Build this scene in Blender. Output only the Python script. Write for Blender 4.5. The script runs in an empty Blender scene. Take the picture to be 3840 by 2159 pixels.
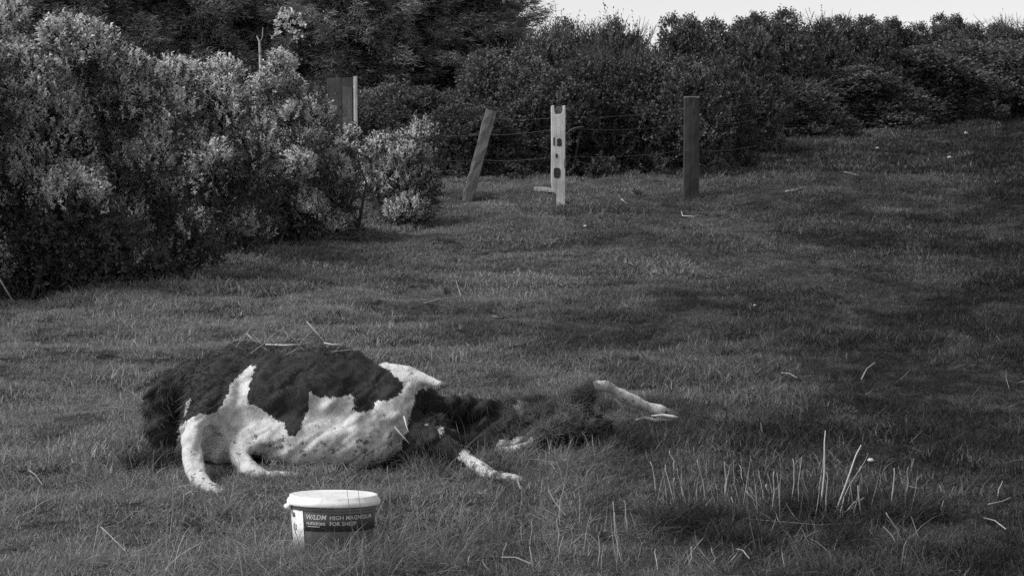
import bpy, math, random
import numpy as np
from mathutils import Vector, Matrix, noise as mnoise

# ------------------------------------------------------------------ camera, sky, sun, exposure
SC = bpy.context.scene
COL = SC.collection
F_PX, CX, CY = 7500.0, 1920.0, 1079.5
EYE = 1.43
PITCH = math.atan(341.0 / F_PX)
cam_d = bpy.data.cameras.new('camera')
cam_d.sensor_width = 36.0
cam_d.lens = F_PX / 3840.0 * 36.0
cam_d.clip_end = 3000.0
cam = bpy.data.objects.new('camera', cam_d)
cam.location = (0, 0, EYE)
cam.rotation_euler = (math.pi / 2 - PITCH, 0, 0)
COL.objects.link(cam)
SC.camera = cam

SUN_EL, SUN_AZ = math.radians(50), math.radians(-105)     # azimuth from +Y, clockwise: over the left shoulder
world = bpy.data.worlds.new('World')
SC.world = world
world.use_nodes = True
wn, wl = world.node_tree.nodes, world.node_tree.links
wn.clear()
w_out = wn.new('ShaderNodeOutputWorld')
w_bg = wn.new('ShaderNodeBackground')
w_bw = wn.new('ShaderNodeRGBToBW')
w_sky = wn.new('ShaderNodeTexSky')
w_sky.sky_type = 'NISHITA'
w_sky.sun_disc = False
w_sky.sun_elevation = SUN_EL
w_sky.sun_rotation = SUN_AZ
w_sky.air_density = 1.0
w_sky.dust_density = 1.0
w_sky.ozone_density = 1.0
w_bg.inputs['Strength'].default_value = 0.09
wl.new(w_sky.outputs[0], w_bw.inputs[0])
wl.new(w_bw.outputs[0], w_bg.inputs['Color'])
wl.new(w_bg.outputs[0], w_out.inputs['Surface'])

sun_d = bpy.data.lights.new('sun', 'SUN')
sun_d.energy = 1.5
sun_d.angle = math.radians(24)
sun_d.color = (1, 1, 1)
sun = bpy.data.objects.new('sun', sun_d)
sdir = Vector((math.sin(SUN_AZ) * math.cos(SUN_EL), math.cos(SUN_AZ) * math.cos(SUN_EL), math.sin(SUN_EL)))
sun.rotation_euler = sdir.to_track_quat('Z', 'Y').to_euler()
sun.location = (-10, -10, 20)
COL.objects.link(sun)

SC.view_settings.view_transform = 'Standard'
SC.view_settings.look = 'None'
SC.view_settings.gamma = 1.0
SC.view_settings.exposure = 1.0
SC.view_settings.use_curve_mapping = False
SC.cycles.use_denoising = False
SC.cycles.max_bounces = 6
SC.cycles.diffuse_bounces = 4

# ------------------------------------------------------------------ helpers
RNG = np.random.default_rng(11)
random.seed(11)


def hash2(ix, iy, seed):
    n = (ix.astype(np.int64) * 374761393 + iy.astype(np.int64) * 668265263 + seed * 974634777) & 0x7fffffff
    n = ((n ^ (n >> 13)) * 1274126177) & 0x7fffffff
    return ((n ^ (n >> 16)) & 0xffff) / 65535.0


def vnoise(x, y, seed=0):
    x = np.asarray(x, float); y = np.asarray(y, float)
    ix, iy = np.floor(x), np.floor(y)
    fx, fy = x - ix, y - iy
    fx = fx * fx * (3 - 2 * fx); fy = fy * fy * (3 - 2 * fy)
    a = hash2(ix, iy, seed); b = hash2(ix + 1, iy, seed)
    c = hash2(ix, iy + 1, seed); d = hash2(ix + 1, iy + 1, seed)
    return (a * (1 - fx) + b * fx) * (1 - fy) + (c * (1 - fx) + d * fx) * fy


def fbm(x, y, seed=0, oct=3):
    s, a, t = 0, 1.0, 0
    for o in range(oct):
        s = s + a * vnoise(x * 2 ** o, y * 2 ** o, seed + o * 7); t += a; a *= .5
    return s / t


def height(x, y):
    x = np.asarray(x, float); y = np.asarray(y, float)
    yc = np.where(y > 58, 58 + 6 * (1 - np.exp(-(np.maximum(y, 58) - 58) / 6)), y)
    z = .075 * (yc - 7)
    near = np.clip((y - 11) / 8, 0, 1)
    z = z + (fbm(x * .22 + 3, y * .22, 5, 2) - .5) * .22 * near
    z = z + (vnoise(x * 1.5, y * 2.3, 37) - .5) * .13 * np.clip((y - 10.6) / 3, 0, 1)
    z = z + (vnoise(x * 1.1, y * .9, 17) - .5) * .10 + (vnoise(x * 3.1, y * 2.7, 23) - .5) * .08 + (vnoise(x * 7.3, y * 5.1, 29) - .5) * .03
    return z


def at(px, py, Y):
    """world point on the sight line of a photo pixel at depth Y"""
    u, v = (px - CX) / F_PX, (CY - py) / F_PX
    c, s = math.cos(PITCH), math.sin(PITCH)
    d = Vector((u, c + v * s, -s + v * c))
    return Vector((0, 0, EYE)) + d * (Y / d.y)


def on_ground(px, py):
    lo, hi = 4.0, 70.0
    Y = lo
    while Y < hi:
        p = at(px, py, Y)
        if p.z <= float(height(p.x, p.y)):
            return Vector((p.x, p.y, float(height(p.x, p.y))))
        Y += .02
    p = at(px, py, 60)
    return p


def gz(x, y):
    return float(height(x, y))


def tag(o, label=None, cat=None, group=None, kind=None):
    if label: o['label'] = label
    if cat: o['category'] = cat
    if group: o['group'] = group
    if kind: o['kind'] = kind
    return o


def empty(name, loc, rz=0):
    o = bpy.data.objects.new(name, None)
    o.empty_display_size = .1
    o.location = loc
    o.rotation_euler = (0, 0, rz)
    COL.objects.link(o)
    return o


def np_mesh(name, V, F, attrs=None, mat=None, smooth=False):
    """V (n,3); F a list of index arrays, each (m,k)"""
    me = bpy.data.meshes.new(name)
    V = np.asarray(V, np.float32)
    if not isinstance(F, list): F = [F]
    F = [np.asarray(f, np.int32) for f in F if len(f)]
    nl = sum(f.size for f in F); nf = sum(len(f) for f in F)
    me.vertices.add(len(V)); me.vertices.foreach_set('co', V.ravel())
    if nf:
        me.loops.add(nl); me.polygons.add(nf)
        me.loops.foreach_set('vertex_index', np.concatenate([f.ravel() for f in F]))
        starts, tot, acc = [], [], 0
        for f in F:
            k = f.shape[1]
            starts.append(acc + np.arange(len(f)) * k); tot.append(np.full(len(f), k)); acc += f.size
        me.polygons.foreach_set('loop_start', np.concatenate(starts).astype(np.int32))
        me.polygons.foreach_set('use_smooth', np.full(nf, smooth))
    for k, (typ, arr) in (attrs or {}).items():
        a = me.attributes.new(k, typ, 'POINT')
        arr = np.asarray(arr)
        if typ == 'FLOAT_VECTOR': a.data.foreach_set('vector', arr.astype(np.float32).ravel())
        elif typ == 'INT': a.data.foreach_set('value', arr.astype(np.int32).ravel())
        else: a.data.foreach_set('value', arr.astype(np.float32).ravel())
    if mat: me.materials.append(mat)
    me.update(calc_edges=True)
    return me


def link(name, me, parent=None, loc=None):
    o = bpy.data.objects.new(name, me)
    COL.objects.link(o)
    if parent: o.parent = parent
    if loc is not None: o.location = loc
    return o


class MB:
    """collects shapes into one mesh"""
    def __init__(s): s.V, s.F, s.n = [], {}, 0

    def add(s, V, F):
        V = np.asarray(V, float)
        for f in F: s.F.setdefault(len(f), []).append([i + s.n for i in f])
        s.V.append(V); s.n += len(V)
        return s

    def tube(s, pts, rad, sides=6, cap=True, jit=0):
        P = [Vector(p) for p in pts]
        rings = []
        prev = None
        for i, p in enumerate(P):
            t = (P[min(i + 1, len(P) - 1)] - P[max(i - 1, 0)]).normalized()
            if prev is None:
                a = Vector((0, 0, 1)) if abs(t.z) < .9 else Vector((1, 0, 0))
                n = t.cross(a).normalized()
            else:
                n = (prev - t * prev.dot(t)).normalized()
            prev = n
            b = t.cross(n)
            r = rad[i] if hasattr(rad, '__len__') else rad
            for k in range(sides):
                an = 2 * math.pi * k / sides
                rr = r * (1 + (random.random() - .5) * jit)
                rings.append(p + (n * math.cos(an) + b * math.sin(an)) * rr)
        F = []
        for i in range(len(P) - 1):
            for k in range(sides):
                k2 = (k + 1) % sides
                F.append((i * sides + k, i * sides + k2, (i + 1) * sides + k2, (i + 1) * sides + k))
        if cap:
            F.append(tuple(reversed(range(sides))))
            F.append(tuple((len(P) - 1) * sides + k for k in range(sides)))
        return s.add([tuple(v) for v in rings], F)

    def lathe(s, prof, n=48, a0=0, a1=2 * math.pi):
        full = abs(a1 - a0 - 2 * math.pi) < 1e-6
        m = n if full else n + 1
        V, F = [], []
        for r, z in prof:
            for k in range(m):
                a = a0 + (a1 - a0) * k / n
                V.append((r * math.cos(a), r * math.sin(a), z))
        for i in range(len(prof) - 1):
            for k in range(n):
                k2 = (k + 1) % m
                F.append((i * m + k, i * m + k2, (i + 1) * m + k2, (i + 1) * m + k))
        return s.add(V, F)

    def prism(s, poly, y0, y1):
        """polygon in x,z extruded along y"""
        n = len(poly)
        V = [(x, y0, z) for x, z in poly] + [(x, y1, z) for x, z in poly]
        F = [tuple(range(n)), tuple(reversed(range(n, 2 * n)))]
        F += [(k, n + k, n + (k + 1) % n, (k + 1) % n) for k in range(n)]
        return s.add(V, F)

    def mesh(s, name, mat, smooth=False):
        me = bpy.data.meshes.new(name)
        V = np.concatenate(s.V)
        faces = [tuple(f) for k in s.F for f in s.F[k]]
        me.from_pydata([tuple(v) for v in V], [], faces)
        if smooth: me.polygons.foreach_set('use_smooth', np.full(len(faces), True))
        me.materials.append(mat)
        me.update()
        return me

    def build(s, name, mat, parent=None, smooth=False, loc=None):
        return link(name, s.mesh(name, mat, smooth), parent, loc)


def bevel(o, w=.006, seg=2):
    m = o.modifiers.new('bevel', 'BEVEL'); m.width = w; m.segments = seg; m.limit_method = 'ANGLE'
    return o


# ------------------------------------------------------------------ materials (all grey: the photograph is monochrome)
def g(v): return (v, v, v, 1)


class NT:
    def __init__(s, name):
        s.m = bpy.data.materials.new(name); s.m.use_nodes = True
        s.t = s.m.node_tree; s.N = s.t.nodes
        s.b = s.N['Principled BSDF']; s.out = s.N['Material Output']

    def n(s, typ, ins=None, **kw):
        nd = s.N.new(typ)
        for k, v in kw.items(): setattr(nd, k, v)
        for k, v in (ins or {}).items():
            if isinstance(v, bpy.types.NodeSocket): s.t.links.new(v, nd.inputs[k])
            else: nd.inputs[k].default_value = v
        return nd

    def l(s, a, b): s.t.links.new(a, b)

    def ramp(s, fac, stops):
        r = s.n('ShaderNodeValToRGB', {'Fac': fac})
        e = r.color_ramp.elements
        while len(e) < len(stops): e.new(.5)
        for i, (p, v) in enumerate(stops): e[i].position = p; e[i].color = g(v)
        return r.outputs['Color']

    def noise(s, scale, detail=4, vec=None, rough=.6):
        ins = {'Scale': scale, 'Detail': detail, 'Roughness': rough}
        if vec is not None: ins['Vector'] = vec
        return s.n('ShaderNodeTexNoise', ins).outputs['Fac']

    def coord(s, scale=(1, 1, 1)):
        c = s.n('ShaderNodeTexCoord')
        return s.n('ShaderNodeMapping', {'Vector': c.outputs['Object'], 'Scale': scale}).outputs[0]

    def math(s, op, a, b=0.0):
        return s.n('ShaderNodeMath', {0: a, 1: b}, operation=op).outputs[0]

    def mix(s, fac, a, b):
        m = s.n('ShaderNodeMix', data_type='RGBA')
        for i, v in ((0, fac), (6, a), (7, b)):
            if isinstance(v, bpy.types.NodeSocket): s.l(v, m.inputs[i])
            else: m.inputs[i].default_value = v
        return m.outputs[2]

    def mul(s, a, b):
        m = s.n('ShaderNodeMix', data_type='RGBA', blend_type='MULTIPLY')
        m.inputs[0].default_value = 1
        s.l(a, m.inputs[6])
        s.l(b, m.inputs[7])
        return m.outputs[2]

    def bump(s, h, strength=.3, dist=.01):
        b = s.n('ShaderNodeBump', {'Height': h, 'Strength': strength, 'Distance': dist})
        s.l(b.outputs[0], s.b.inputs['Normal'])

    def done(s, col=None, rough=.8, spec=.25):
        if col is not None:
            if isinstance(col, bpy.types.NodeSocket): s.l(col, s.b.inputs['Base Color'])
            else: s.b.inputs['Base Color'].default_value = col
        s.b.inputs['Roughness'].default_value = rough
        s.b.inputs['Specular IOR Level'].default_value = spec
        return s.m


def leaf_mat(name, lo, hi, attr='tone', atype='GEOMETRY', rough=.55, spec=.3, trans=.25, second=None, per_plant=False):
    t = NT(name)
    a = t.n('ShaderNodeAttribute', attribute_name=attr, attribute_type=atype)
    col = t.mix(a.outputs['Fac'], g(lo), g(hi))
    if per_plant:
        oi = t.n('ShaderNodeObjectInfo')
        col = t.mul(col, t.ramp(oi.outputs['Random'], [(0, .55), (1, 1.0)]))
    if second:
        a2 = t.n('ShaderNodeAttribute', attribute_name=second, attribute_type='GEOMETRY')
        col = t.mul(col, t.ramp(a2.outputs['Fac'], [(0, .42), (1, 1.0)]))
    t.done(col, rough, spec)
    tr = t.n('ShaderNodeBsdfTranslucent', {'Color': col})
    mx = t.n('ShaderNodeMixShader', {0: trans, 1: t.b.outputs[0], 2: tr.outputs[0]})
    t.l(mx.outputs[0], t.out.inputs['Surface'])
    return t.m


def m_ground():
    t = NT('soil_and_turf')
    c = t.coord()
    n1 = t.noise(28, 8, c, .75); n2 = t.noise(1.1, 4, c)
    col = t.mul(t.ramp(n1, [(.36, .015), (.64, .10)]), t.ramp(n2, [(.3, .6), (.7, 1.0)]))
    t.bump(n1, .6, .03)
    return t.done(col, .95, .1)


def m_wood(name, lo, hi, sc=1.0):
    t = NT(name)
    c = t.coord((26 * sc, 26 * sc, 1.6 * sc))
    n1 = t.noise(1.0, 6, c, .65)
    n2 = t.noise(5, 4, t.coord())
    col = t.mul(t.ramp(n1, [(.3, lo), (.68, hi)]), t.ramp(n2, [(.3, .62), (.65, 1.0)]))
    t.bump(n1, .7, .006)
    return t.done(col, .85, .2)


def m_plain(name, lo, hi, scale=30, rough=.6, spec=.4, bump=0):
    t = NT(name)
    n1 = t.noise(scale, 5, t.coord())
    if bump: t.bump(n1, bump, .004)
    return t.done(t.ramp(n1, [(.3, lo), (.7, hi)]), rough, spec)


def m_hide():
    t = NT('black_and_white_hide')
    a = t.n('ShaderNodeAttribute', attribute_name='white')
    d = t.n('ShaderNodeAttribute', attribute_name='grime')
    c = t.coord()
    n1 = t.noise(38, 5, c, .7)
    n2 = t.noise(14, 4, c)
    e = t.math('ADD', a.outputs['Fac'], t.math('MULTIPLY', t.math('SUBTRACT', n1, .5), 4.0))
    e = t.math('ADD', e, t.math('MULTIPLY', t.math('SUBTRACT', n2, .5), 2.6))
    fac = t.ramp(e, [(.35, 0), (.65, 1)])
    fine = t.noise(150, 3, t.coord((1, 1, .35)), .7)
    white = t.mul(t.ramp(fine, [(.25, .50), (.7, .80)]), t.ramp(n2, [(.28, .52), (.60, 1.0)]))
    spots = t.noise(30, 5, c, .7)
    sp = t.math('ADD', spots, t.math('MULTIPLY', d.outputs['Fac'], .12))
    white = t.mul(white, t.ramp(sp, [(.62, 1.0), (.70, .28)]))
    dark = t.ramp(n1, [(.3, .018), (.75, .05)])
    t.bump(fine, .5, .006)
    return t.done(t.mix(fac, dark, white), .75, .2)


M = {}
M['ground'] = m_ground()
M['weed'] = leaf_mat('weed_leaf', .05, .22, 'tone', 'GEOMETRY', .55, .3, .25)
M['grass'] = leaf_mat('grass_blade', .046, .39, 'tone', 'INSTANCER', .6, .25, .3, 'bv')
M['straw'] = m_plain('dry_straw', .36, .62, 12, .7, .25)
M['straw_dim'] = m_plain('old_straw', .20, .38, 12, .75, .2)
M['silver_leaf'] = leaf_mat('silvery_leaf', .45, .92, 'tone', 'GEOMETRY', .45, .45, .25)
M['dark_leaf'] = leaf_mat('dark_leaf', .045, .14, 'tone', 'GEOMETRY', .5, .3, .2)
M['hedge_leaf'] = leaf_mat('hedge_leaf', .045, .30, 'tone', 'GEOMETRY', .5, .35, .2, None, True)
M['needle'] = leaf_mat('conifer_needle', .10, .30, 'tone', 'GEOMETRY', .6, .25, .15)
M['bark'] = m_wood('grey_bark', .05, .14)
M['pale_bark'] = m_wood('bleached_bark', .35, .6)
M['white_post'] = m_wood('flaking_white_post', .50, .84)
M['grey_post'] = m_wood('weathered_grey_post', .11, .22)
M['dark_post'] = m_wood('tarred_post', .035, .075)
M['post_end'] = m_plain('pale_end_grain', .22, .34, 60)
M['board'] = m_wood('grey_board', .07, .12)
M['stain'] = m_plain('dark_stain', .02, .07, 60, .8, .2)
M['wire'] = m_plain('rusty_wire', .08, .17, 40, .6, .4)
M['hide'] = m_hide()
M['dark_hair'] = m_plain('dark_hair', .015, .05, 9, .6, .3)
M['pale_hair'] = m_plain('pale_hair', .35, .62, 9, .7, .2)
M['hoof_dark'] = m_plain('dark_hoof', .05, .11, 50, .5, .4)
M['hoof_pale'] = m_plain('pale_hoof', .38, .6, 50, .5, .4)
def m_dirty(name, v, scale, rough, spec, dirt):
    t = NT(name)
    c = t.coord()
    a = t.noise(scale, 6, c, .7); b = t.noise(scale * .22, 3, c)
    col = t.mul(t.ramp(a, [(.30, dirt), (.46, 1.0)]), t.ramp(b, [(.3, .82), (.6, 1.0)]))
    vv = t.n('ShaderNodeRGB'); vv.outputs[0].default_value = g(v)
    return t.done(t.mul(col, vv.outputs[0]), rough, spec)


M['lid'] = m_dirty('white_plastic', .86, 55, .45, .4, .62)
M['tub'] = m_dirty('grey_plastic', .19, 60, .55, .3, .45)
M['strip'] = m_dirty('white_label', .80, 70, .6, .3, .40)
M['label'] = m_plain('dark_label', .045, .07, 25, .55, .3)
M['print'] = m_plain('white_print', .5, .68, 200, .6, .3)
M['ink'] = m_plain('dark_print', .08, .16, 200, .6, .3)
M['stone'] = m_plain('pale_stone', .38, .6, 30, .85, .2, .5)

# ------------------------------------------------------------------ ground
def build_ground():
    ys = np.concatenate([-np.geomspace(300, 4, 24), np.arange(-3, 6.5, .5), np.arange(6.6, 14, .09), np.arange(14, 30, .18),
                         np.arange(30, 70, .45), np.geomspace(71, 1200, 26)])
    half = np.concatenate([np.arange(0, 3, .09), np.arange(3, 10, .22), np.arange(10, 26, .6), np.geomspace(27, 900, 22)])
    xs = np.concatenate([-half[:0:-1], half])
    X, Y = np.meshgrid(xs, ys)
    Z = height(X, Y)
    V = np.stack([X, Y, Z], -1).reshape(-1, 3)
    nx, ny = len(xs), len(ys)
    i = (np.arange(ny - 1)[:, None] * nx + np.arange(nx - 1)[None, :]).ravel()
    F = np.stack([i, i + 1, i + nx + 1, i + nx], -1)
    o = link('ground', np_mesh('ground', V, F, None, M['ground'], True))
    tag(o, kind='structure')


build_ground()

# ------------------------------------------------------------------ foliage
def perp(d, rng):
    r = rng.normal(size=d.shape)
    r -= (r * d).sum(-1, keepdims=True) * d
    return r / (np.linalg.norm(r, axis=-1, keepdims=True) + 1e-9)


def unit(v): return v / (np.linalg.norm(v, axis=-1, keepdims=True) + 1e-9)


def leaf_arrays(P, D, Nn, L, W):
    S = np.cross(D, Nn)
    n = len(P)
    L = L[:, None]; W = W[:, None]
    V = np.stack([P, P + D * L * .45 + S * W * .5 + Nn * W * .18, P + D * L, P + D * L * .45 - S * W * .5 + Nn * W * .18], 1)
    b = np.arange(n)[:, None] * 4
    F = np.concatenate([b + [[0, 1, 2]], b + [[0, 2, 3]]])
    return V.reshape(-1, 3), F


def shoots(rng, lobes, n_shoots, per, L, W, slen, up, spread=.9, shell=.45, zmin=-.75, tone=(0, 1), clump=None, droop=0, face=.5, gate=.36):
    """leaves along shoots that stand on the surface of a set of ellipsoid lobes"""
    lobes = np.asarray(lobes, float)
    w = (lobes[:, 3] * lobes[:, 5]); w = w / w.sum()
    k = rng.choice(len(lobes), n_shoots, p=w)
    u = unit(rng.normal(size=(n_shoots, 3)))
    u[:, 2] = np.where(u[:, 2] < zmin, -u[:, 2], u[:, 2])
    r = 1 - shell * rng.random(n_shoots) ** 1.6
    C, R = lobes[k, :3], lobes[k, 3:6]
    base = C + u * R * r[:, None]
    if clump is not None:
        cl = fbm(base[:, 0] * clump + base[:, 1] * .7 * clump, base[:, 2] * clump, 41, 2)
        keep = rng.random(n_shoots) < np.clip((cl - gate) * 5, .06, 1)
        base, u = base[keep], u[keep]
    n = len(base)
    D = unit(unit(u) * .7 + np.array([0, 0, up]) + rng.normal(size=(n, 3)) * .35)
    tn = rng.random(n)
    t = np.linspace(.1, 1, per)
    P = base[:, None, :] + D[:, None, :] * (t[None, :, None] * slen * rng.uniform(.6, 1.3, (n, 1, 1)))
    P[:, :, 2] -= droop * slen * t[None, :] ** 2
    P = P.reshape(-1, 3)
    Dl = np.repeat(D, per, 0)
    ld = unit(Dl * .7 + perp(Dl, rng) * spread)
    nn = perp(ld, rng)
    # leaves tend to turn their upper face to the sky
    nn = unit(nn + np.array([0, 0, face]))
    nn = unit(nn - (nn * ld).sum(-1, keepdims=True) * ld)
    m = len(P)
    V, F = leaf_arrays(P, ld, nn, L * rng.uniform(.6, 1.25, m), W * rng.uniform(.7, 1.3, m))
    tn = tone[0] + (tone[1] - tone[0]) * np.clip(np.repeat(tn, per) * .7 + rng.random(m) * .3, 0, 1)
    return V, F, np.repeat(tn, 4)


def join(parts):
    V, F, T, n = [], [], [], 0
    for v, f, t in parts:
        V.append(v); F.append(f + n); T.append(t); n += len(v)
    return np.concatenate(V), np.concatenate(F), np.concatenate(T)


def bush_lobes(rng, hw, h, dep, n=11, small=.16, big=.30):
    """many lobes of an uneven crown, base at z=0"""
    out = [(0, 0, h * .40, hw * .60, dep * .6, h * .42)]
    for i in range(n):
        a = rng.uniform(0, 2 * math.pi); rr = rng.uniform(.15, .95) ** .7
        x = math.cos(a) * hw * rr; y = math.sin(a) * dep * rr
        env = h * math.sqrt(max(.10, 1 - (rr * .93) ** 2)) * rng.uniform(.82, 1.04)
        s = rng.uniform(small, big)
        rx = hw * s; rz = min(h, hw * 1.3) * s * .9
        m = i % 4
        z = env - rz if m < 2 else (rng.uniform(rz * .5, rz * 1.1) if m == 2 else rng.uniform(rz, max(rz * 1.1, env - rz)))
        x = np.clip(x, -hw + rx, hw - rx)
        out.append((x, y, max(z, rz * .5), rx, dep * s * 1.2, rz))
    return out


def branches(rng, lobes, h, n=26, r=.03):
    mb = MB()
    for i in range(n):
        l = lobes[rng.integers(len(lobes))]
        u = unit(rng.normal(size=3)); u[2] = abs(u[2])
        e = Vector((l[0] + u[0] * l[3] * .95, l[1] + u[1] * l[4] * .95, l[2] + u[2] * l[5] * .95))
        b = Vector((rng.normal() * .12 + l[0] * .25, rng.normal() * .12 + l[1] * .25, -.05))
        m = b.lerp(e, .5) + Vector((rng.normal() * .08, rng.normal() * .08, .12 * h))
        rr = r * rng.uniform(.5, 1.1)
        mb.tube([b, b.lerp(m, .5), m, m.lerp(e, .55), e], [rr, rr * .8, rr * .55, rr * .35, rr * .12], 5, False)
    return mb


def place_span(px0, px1, top_y, d):
    """half width, height and base of something spanning photo columns px0..px1 at depth d"""
    x = ((px0 + px1) / 2 - CX) / F_PX * d
    z = gz(x, d)
    top = at((px0 + px1) / 2, top_y, d).z
    return x, z, (px1 - px0) / 2 * d / F_PX, top - z


# --- silvery bushes on the left
LEFT = [  # centre px, half px, top px, depth, shoots, pale share, label
    (-330, 330, -160, 15.2, 900, .5, 'silvery bush cut off by the left edge of the photo'),
    (120, 400, -5, 16.0, 2500, 1.0, 'tallest pale silvery bush at the upper left, bright shoots to its top'),
    (470, 310, 95, 16.6, 2000, .9, 'silvery bush joined to the right side of the tallest pale bush'),
    (790, 260, 210, 18.4, 1500, .85, 'silvery bush with a rounded top, middle of the pale hedge'),
    (1085, 215, 225, 20.0, 1500, 1.0, 'speckled silvery bush just left of the grey board'),
    (1262, 100, 455, 20.8, 420, .9, 'narrow silvery bush in front of the grey board post'),
    (1520, 175, 460, 22.6, 480, .75, 'low round bush between the pale hedge and the leaning post'),
    (260, 330, 740, 15.9, 20, .30, 'dark low bush at the foot of the tallest pale bush'),
    (610, 200, 740, 16.9, 60, .35, 'dark low bush where the pale hedge meets the open turf'),
    (900, 240, 640, 19.4, 90, .4, 'dark low bush under the middle of the pale hedge'),
]
for i, (px, hp, top, d, ns, pale, lab) in enumerate(LEFT):
    rng = np.random.default_rng(100 + i)
    x, z, hw, h = place_span(px - hp, px + hp, top, d)
    root = empty('silvery_bush', (x, d, z))
    tag(root, lab, 'bush', 'silvery bushes of the left hedge')
    dep = min(hw * .9, 1.1)
    lobes = bush_lobes(rng, hw, h, dep, 34 if hp > 200 else 18, .15, .27)
    area = hw * h
    nb = int(3000 * area)
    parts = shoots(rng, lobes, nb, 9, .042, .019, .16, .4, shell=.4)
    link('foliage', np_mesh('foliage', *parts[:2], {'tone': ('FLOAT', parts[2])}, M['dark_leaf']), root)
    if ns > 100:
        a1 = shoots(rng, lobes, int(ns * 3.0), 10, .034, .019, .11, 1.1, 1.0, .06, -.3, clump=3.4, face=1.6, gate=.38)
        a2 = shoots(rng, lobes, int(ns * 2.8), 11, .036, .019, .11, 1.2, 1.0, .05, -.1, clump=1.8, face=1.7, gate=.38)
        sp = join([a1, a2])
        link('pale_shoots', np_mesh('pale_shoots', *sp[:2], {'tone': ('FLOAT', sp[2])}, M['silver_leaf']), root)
    branches(rng, lobes, h, 30, .022).build('branches', M['bark'], root)

# --- dark hedge and far bushes: four kinds of crown, copied
def make_bush(seed, kind):
    rng = np.random.default_rng(seed)
    hw, h, dep = 1.25, 2.5, 1.0
    root = empty('hedge_bush', (0, 0, 0))
    lobes = bush_lobes(rng, hw, h, dep, 46, .12, .26)
    a = shoots(rng, lobes, 5200, 8, .06, .038, .17, .35, shell=.35, tone=(0, .4))
    b = shoots(rng, lobes, 2600, 8, .055, .034, .17, .6, .9, .10, -.3, tone=(.25, 1.0), clump=1.2)
    parts = [a, b]
    if kind == 'wispy':
        top = [l for l in lobes if l[2] > h * .5] or lobes
        parts.append(shoots(rng, top, 200, 10, .055, .028, .42, 1.1, .6, .1, .2, tone=(.1, .7)))
    V, F, T = join(parts)
    link('foliage', np_mesh('foliage', V, F, {'tone': ('FLOAT', T)}, M['hedge_leaf']), root)
    mb = branches(rng, lobes, h, 30, .03)
    if kind == 'wispy':
        for k in range(46):
            x0, y0 = rng.uniform(-.7, .7), rng.uniform(-.4, .4)
            b0 = Vector((x0, y0, h * .78)); e0 = b0 + Vector((x0 * .35 + rng.normal() * .12, rng.normal() * .2, h * rng.uniform(.14, .25)))
            c0 = b0.lerp(e0, .55) + Vector((rng.normal() * .03, 0, 0))
            mb.tube([b0, c0, e0], [.012, .007, .003], 4, False)
            for q in range(3):
                mb.tube([c0, c0 + Vector((rng.normal() * .12, rng.normal() * .1, rng.uniform(.05, .22)))], [.005, .002], 3, False)
    mb.build('branches', M['bark'], root)
    return root


KINDS = [make_bush(201, 'round'), make_bush(202, 'wispy'), make_bush(203, 'round'), make_bush(204, 'wispy')]
used = [False] * 4


def copy_tree(o):
    c = o.copy(); COL.objects.link(c)
    for ch in o.children:
        k = ch.copy(); COL.objects.link(k); k.parent = c
    return c


HEDGE = [  # centre px, half px, top px, depth, kind, label
    (1990, 190, 48, 32.5, 1, 'bush with pale upright shoots against the sky, above the white post'),
    (2150, 170, 50, 33.5, 3, 'tall bush behind the gap between the white post and the dark post'),
    (2310, 150, 44, 32.0, 3, 'tall bush on the skyline left of the deep notch of sky'),
    (2580, 160, 84, 33.5, 0, 'flat topped bush on the skyline right of the deep notch of sky'),
    (2730, 160, 74, 36.0, 2, 'flat topped bush on the skyline right behind the dark post'),
    (1890, 190, 190, 30.8, 2, 'dark bush behind the leaning post'),
    (2110, 190, 240, 29.8, 0, 'dark bush directly behind the white post'),
    (2310, 170, 130, 30.4, 1, 'dark bush behind the wires between white and dark posts'),
    (2500, 180, 215, 30.0, 2, 'dark bush directly behind the dark post'),
    (2660, 130, 230, 31.0, 0, 'low dark bush at the end of the hedge, right of the dark post'),
    (1560, 210, 340, 29.5, 0, 'dark undergrowth bush left of the leaning post below the conifers'),
    (1740, 170, 400, 29.0, 2, 'dark undergrowth bush low behind the top of the leaning post'),
    (2870, 170, 58, 46.0, 0, 'round bush on the skyline left of the twiggy crown'),
    (3020, 160, 22, 48.0, 1, 'bush with a twiggy crown poking highest into the sky'),
    (3200, 150, 64, 50.0, 2, 'bush on the skyline just right of the twiggy crown'),
    (3310, 150, 84, 55.0, 0, 'low skyline bush where the hedge top steps down'),
    (2890, 220, 270, 43.5, 3, 'paler sprawling bush at the top of the field, right of the hedge end'),
    (3130, 230, 250, 46.5, 2, 'wide dark bush in the middle of the row at the field top'),
    (3420, 250, 190, 51.0, 0, 'wide bush at the field top below the low skyline'),
    (3700, 240, 150, 54.0, 2, 'wide bush at the field top near the right edge'),
    (3930, 220, 120, 55.0, 1, 'bush at the field top cut by the right edge'),
    (3480, 130, 92, 64.0, 2, 'small crown of the far treeline, left one'),
    (3565, 110, 72, 66.0, 0, 'small domed crown highest in the far treeline'),
    (3680, 120, 94, 65.0, 2, 'small crown of the far treeline beside the domed one'),
    (3840, 150, 40, 62.0, 1, 'twiggy bush rising at the right edge of the skyline'),
]
for (px, hp, top, d, k, lab) in HEDGE:
    x, z, hw, h = place_span(px - hp, px + hp, top, d)
    o = KINDS[k] if not used[k] else copy_tree(KINDS[k])
    used[k] = True
    o.location = (x, d, z - .1)
    mir = random.choice((-1, 1))
    o.rotation_euler = (0, 0, random.uniform(-.35, .35) + (math.pi if mir < 0 else 0))
    o.scale = (hw / 1.12 * 1.25, hw / 1.12 * 1.05, (h + .1) / (2.44 if k in (0, 2) else 2.62))
    tag(o, lab, 'bush', 'dark bushes of the back hedge')
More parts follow.
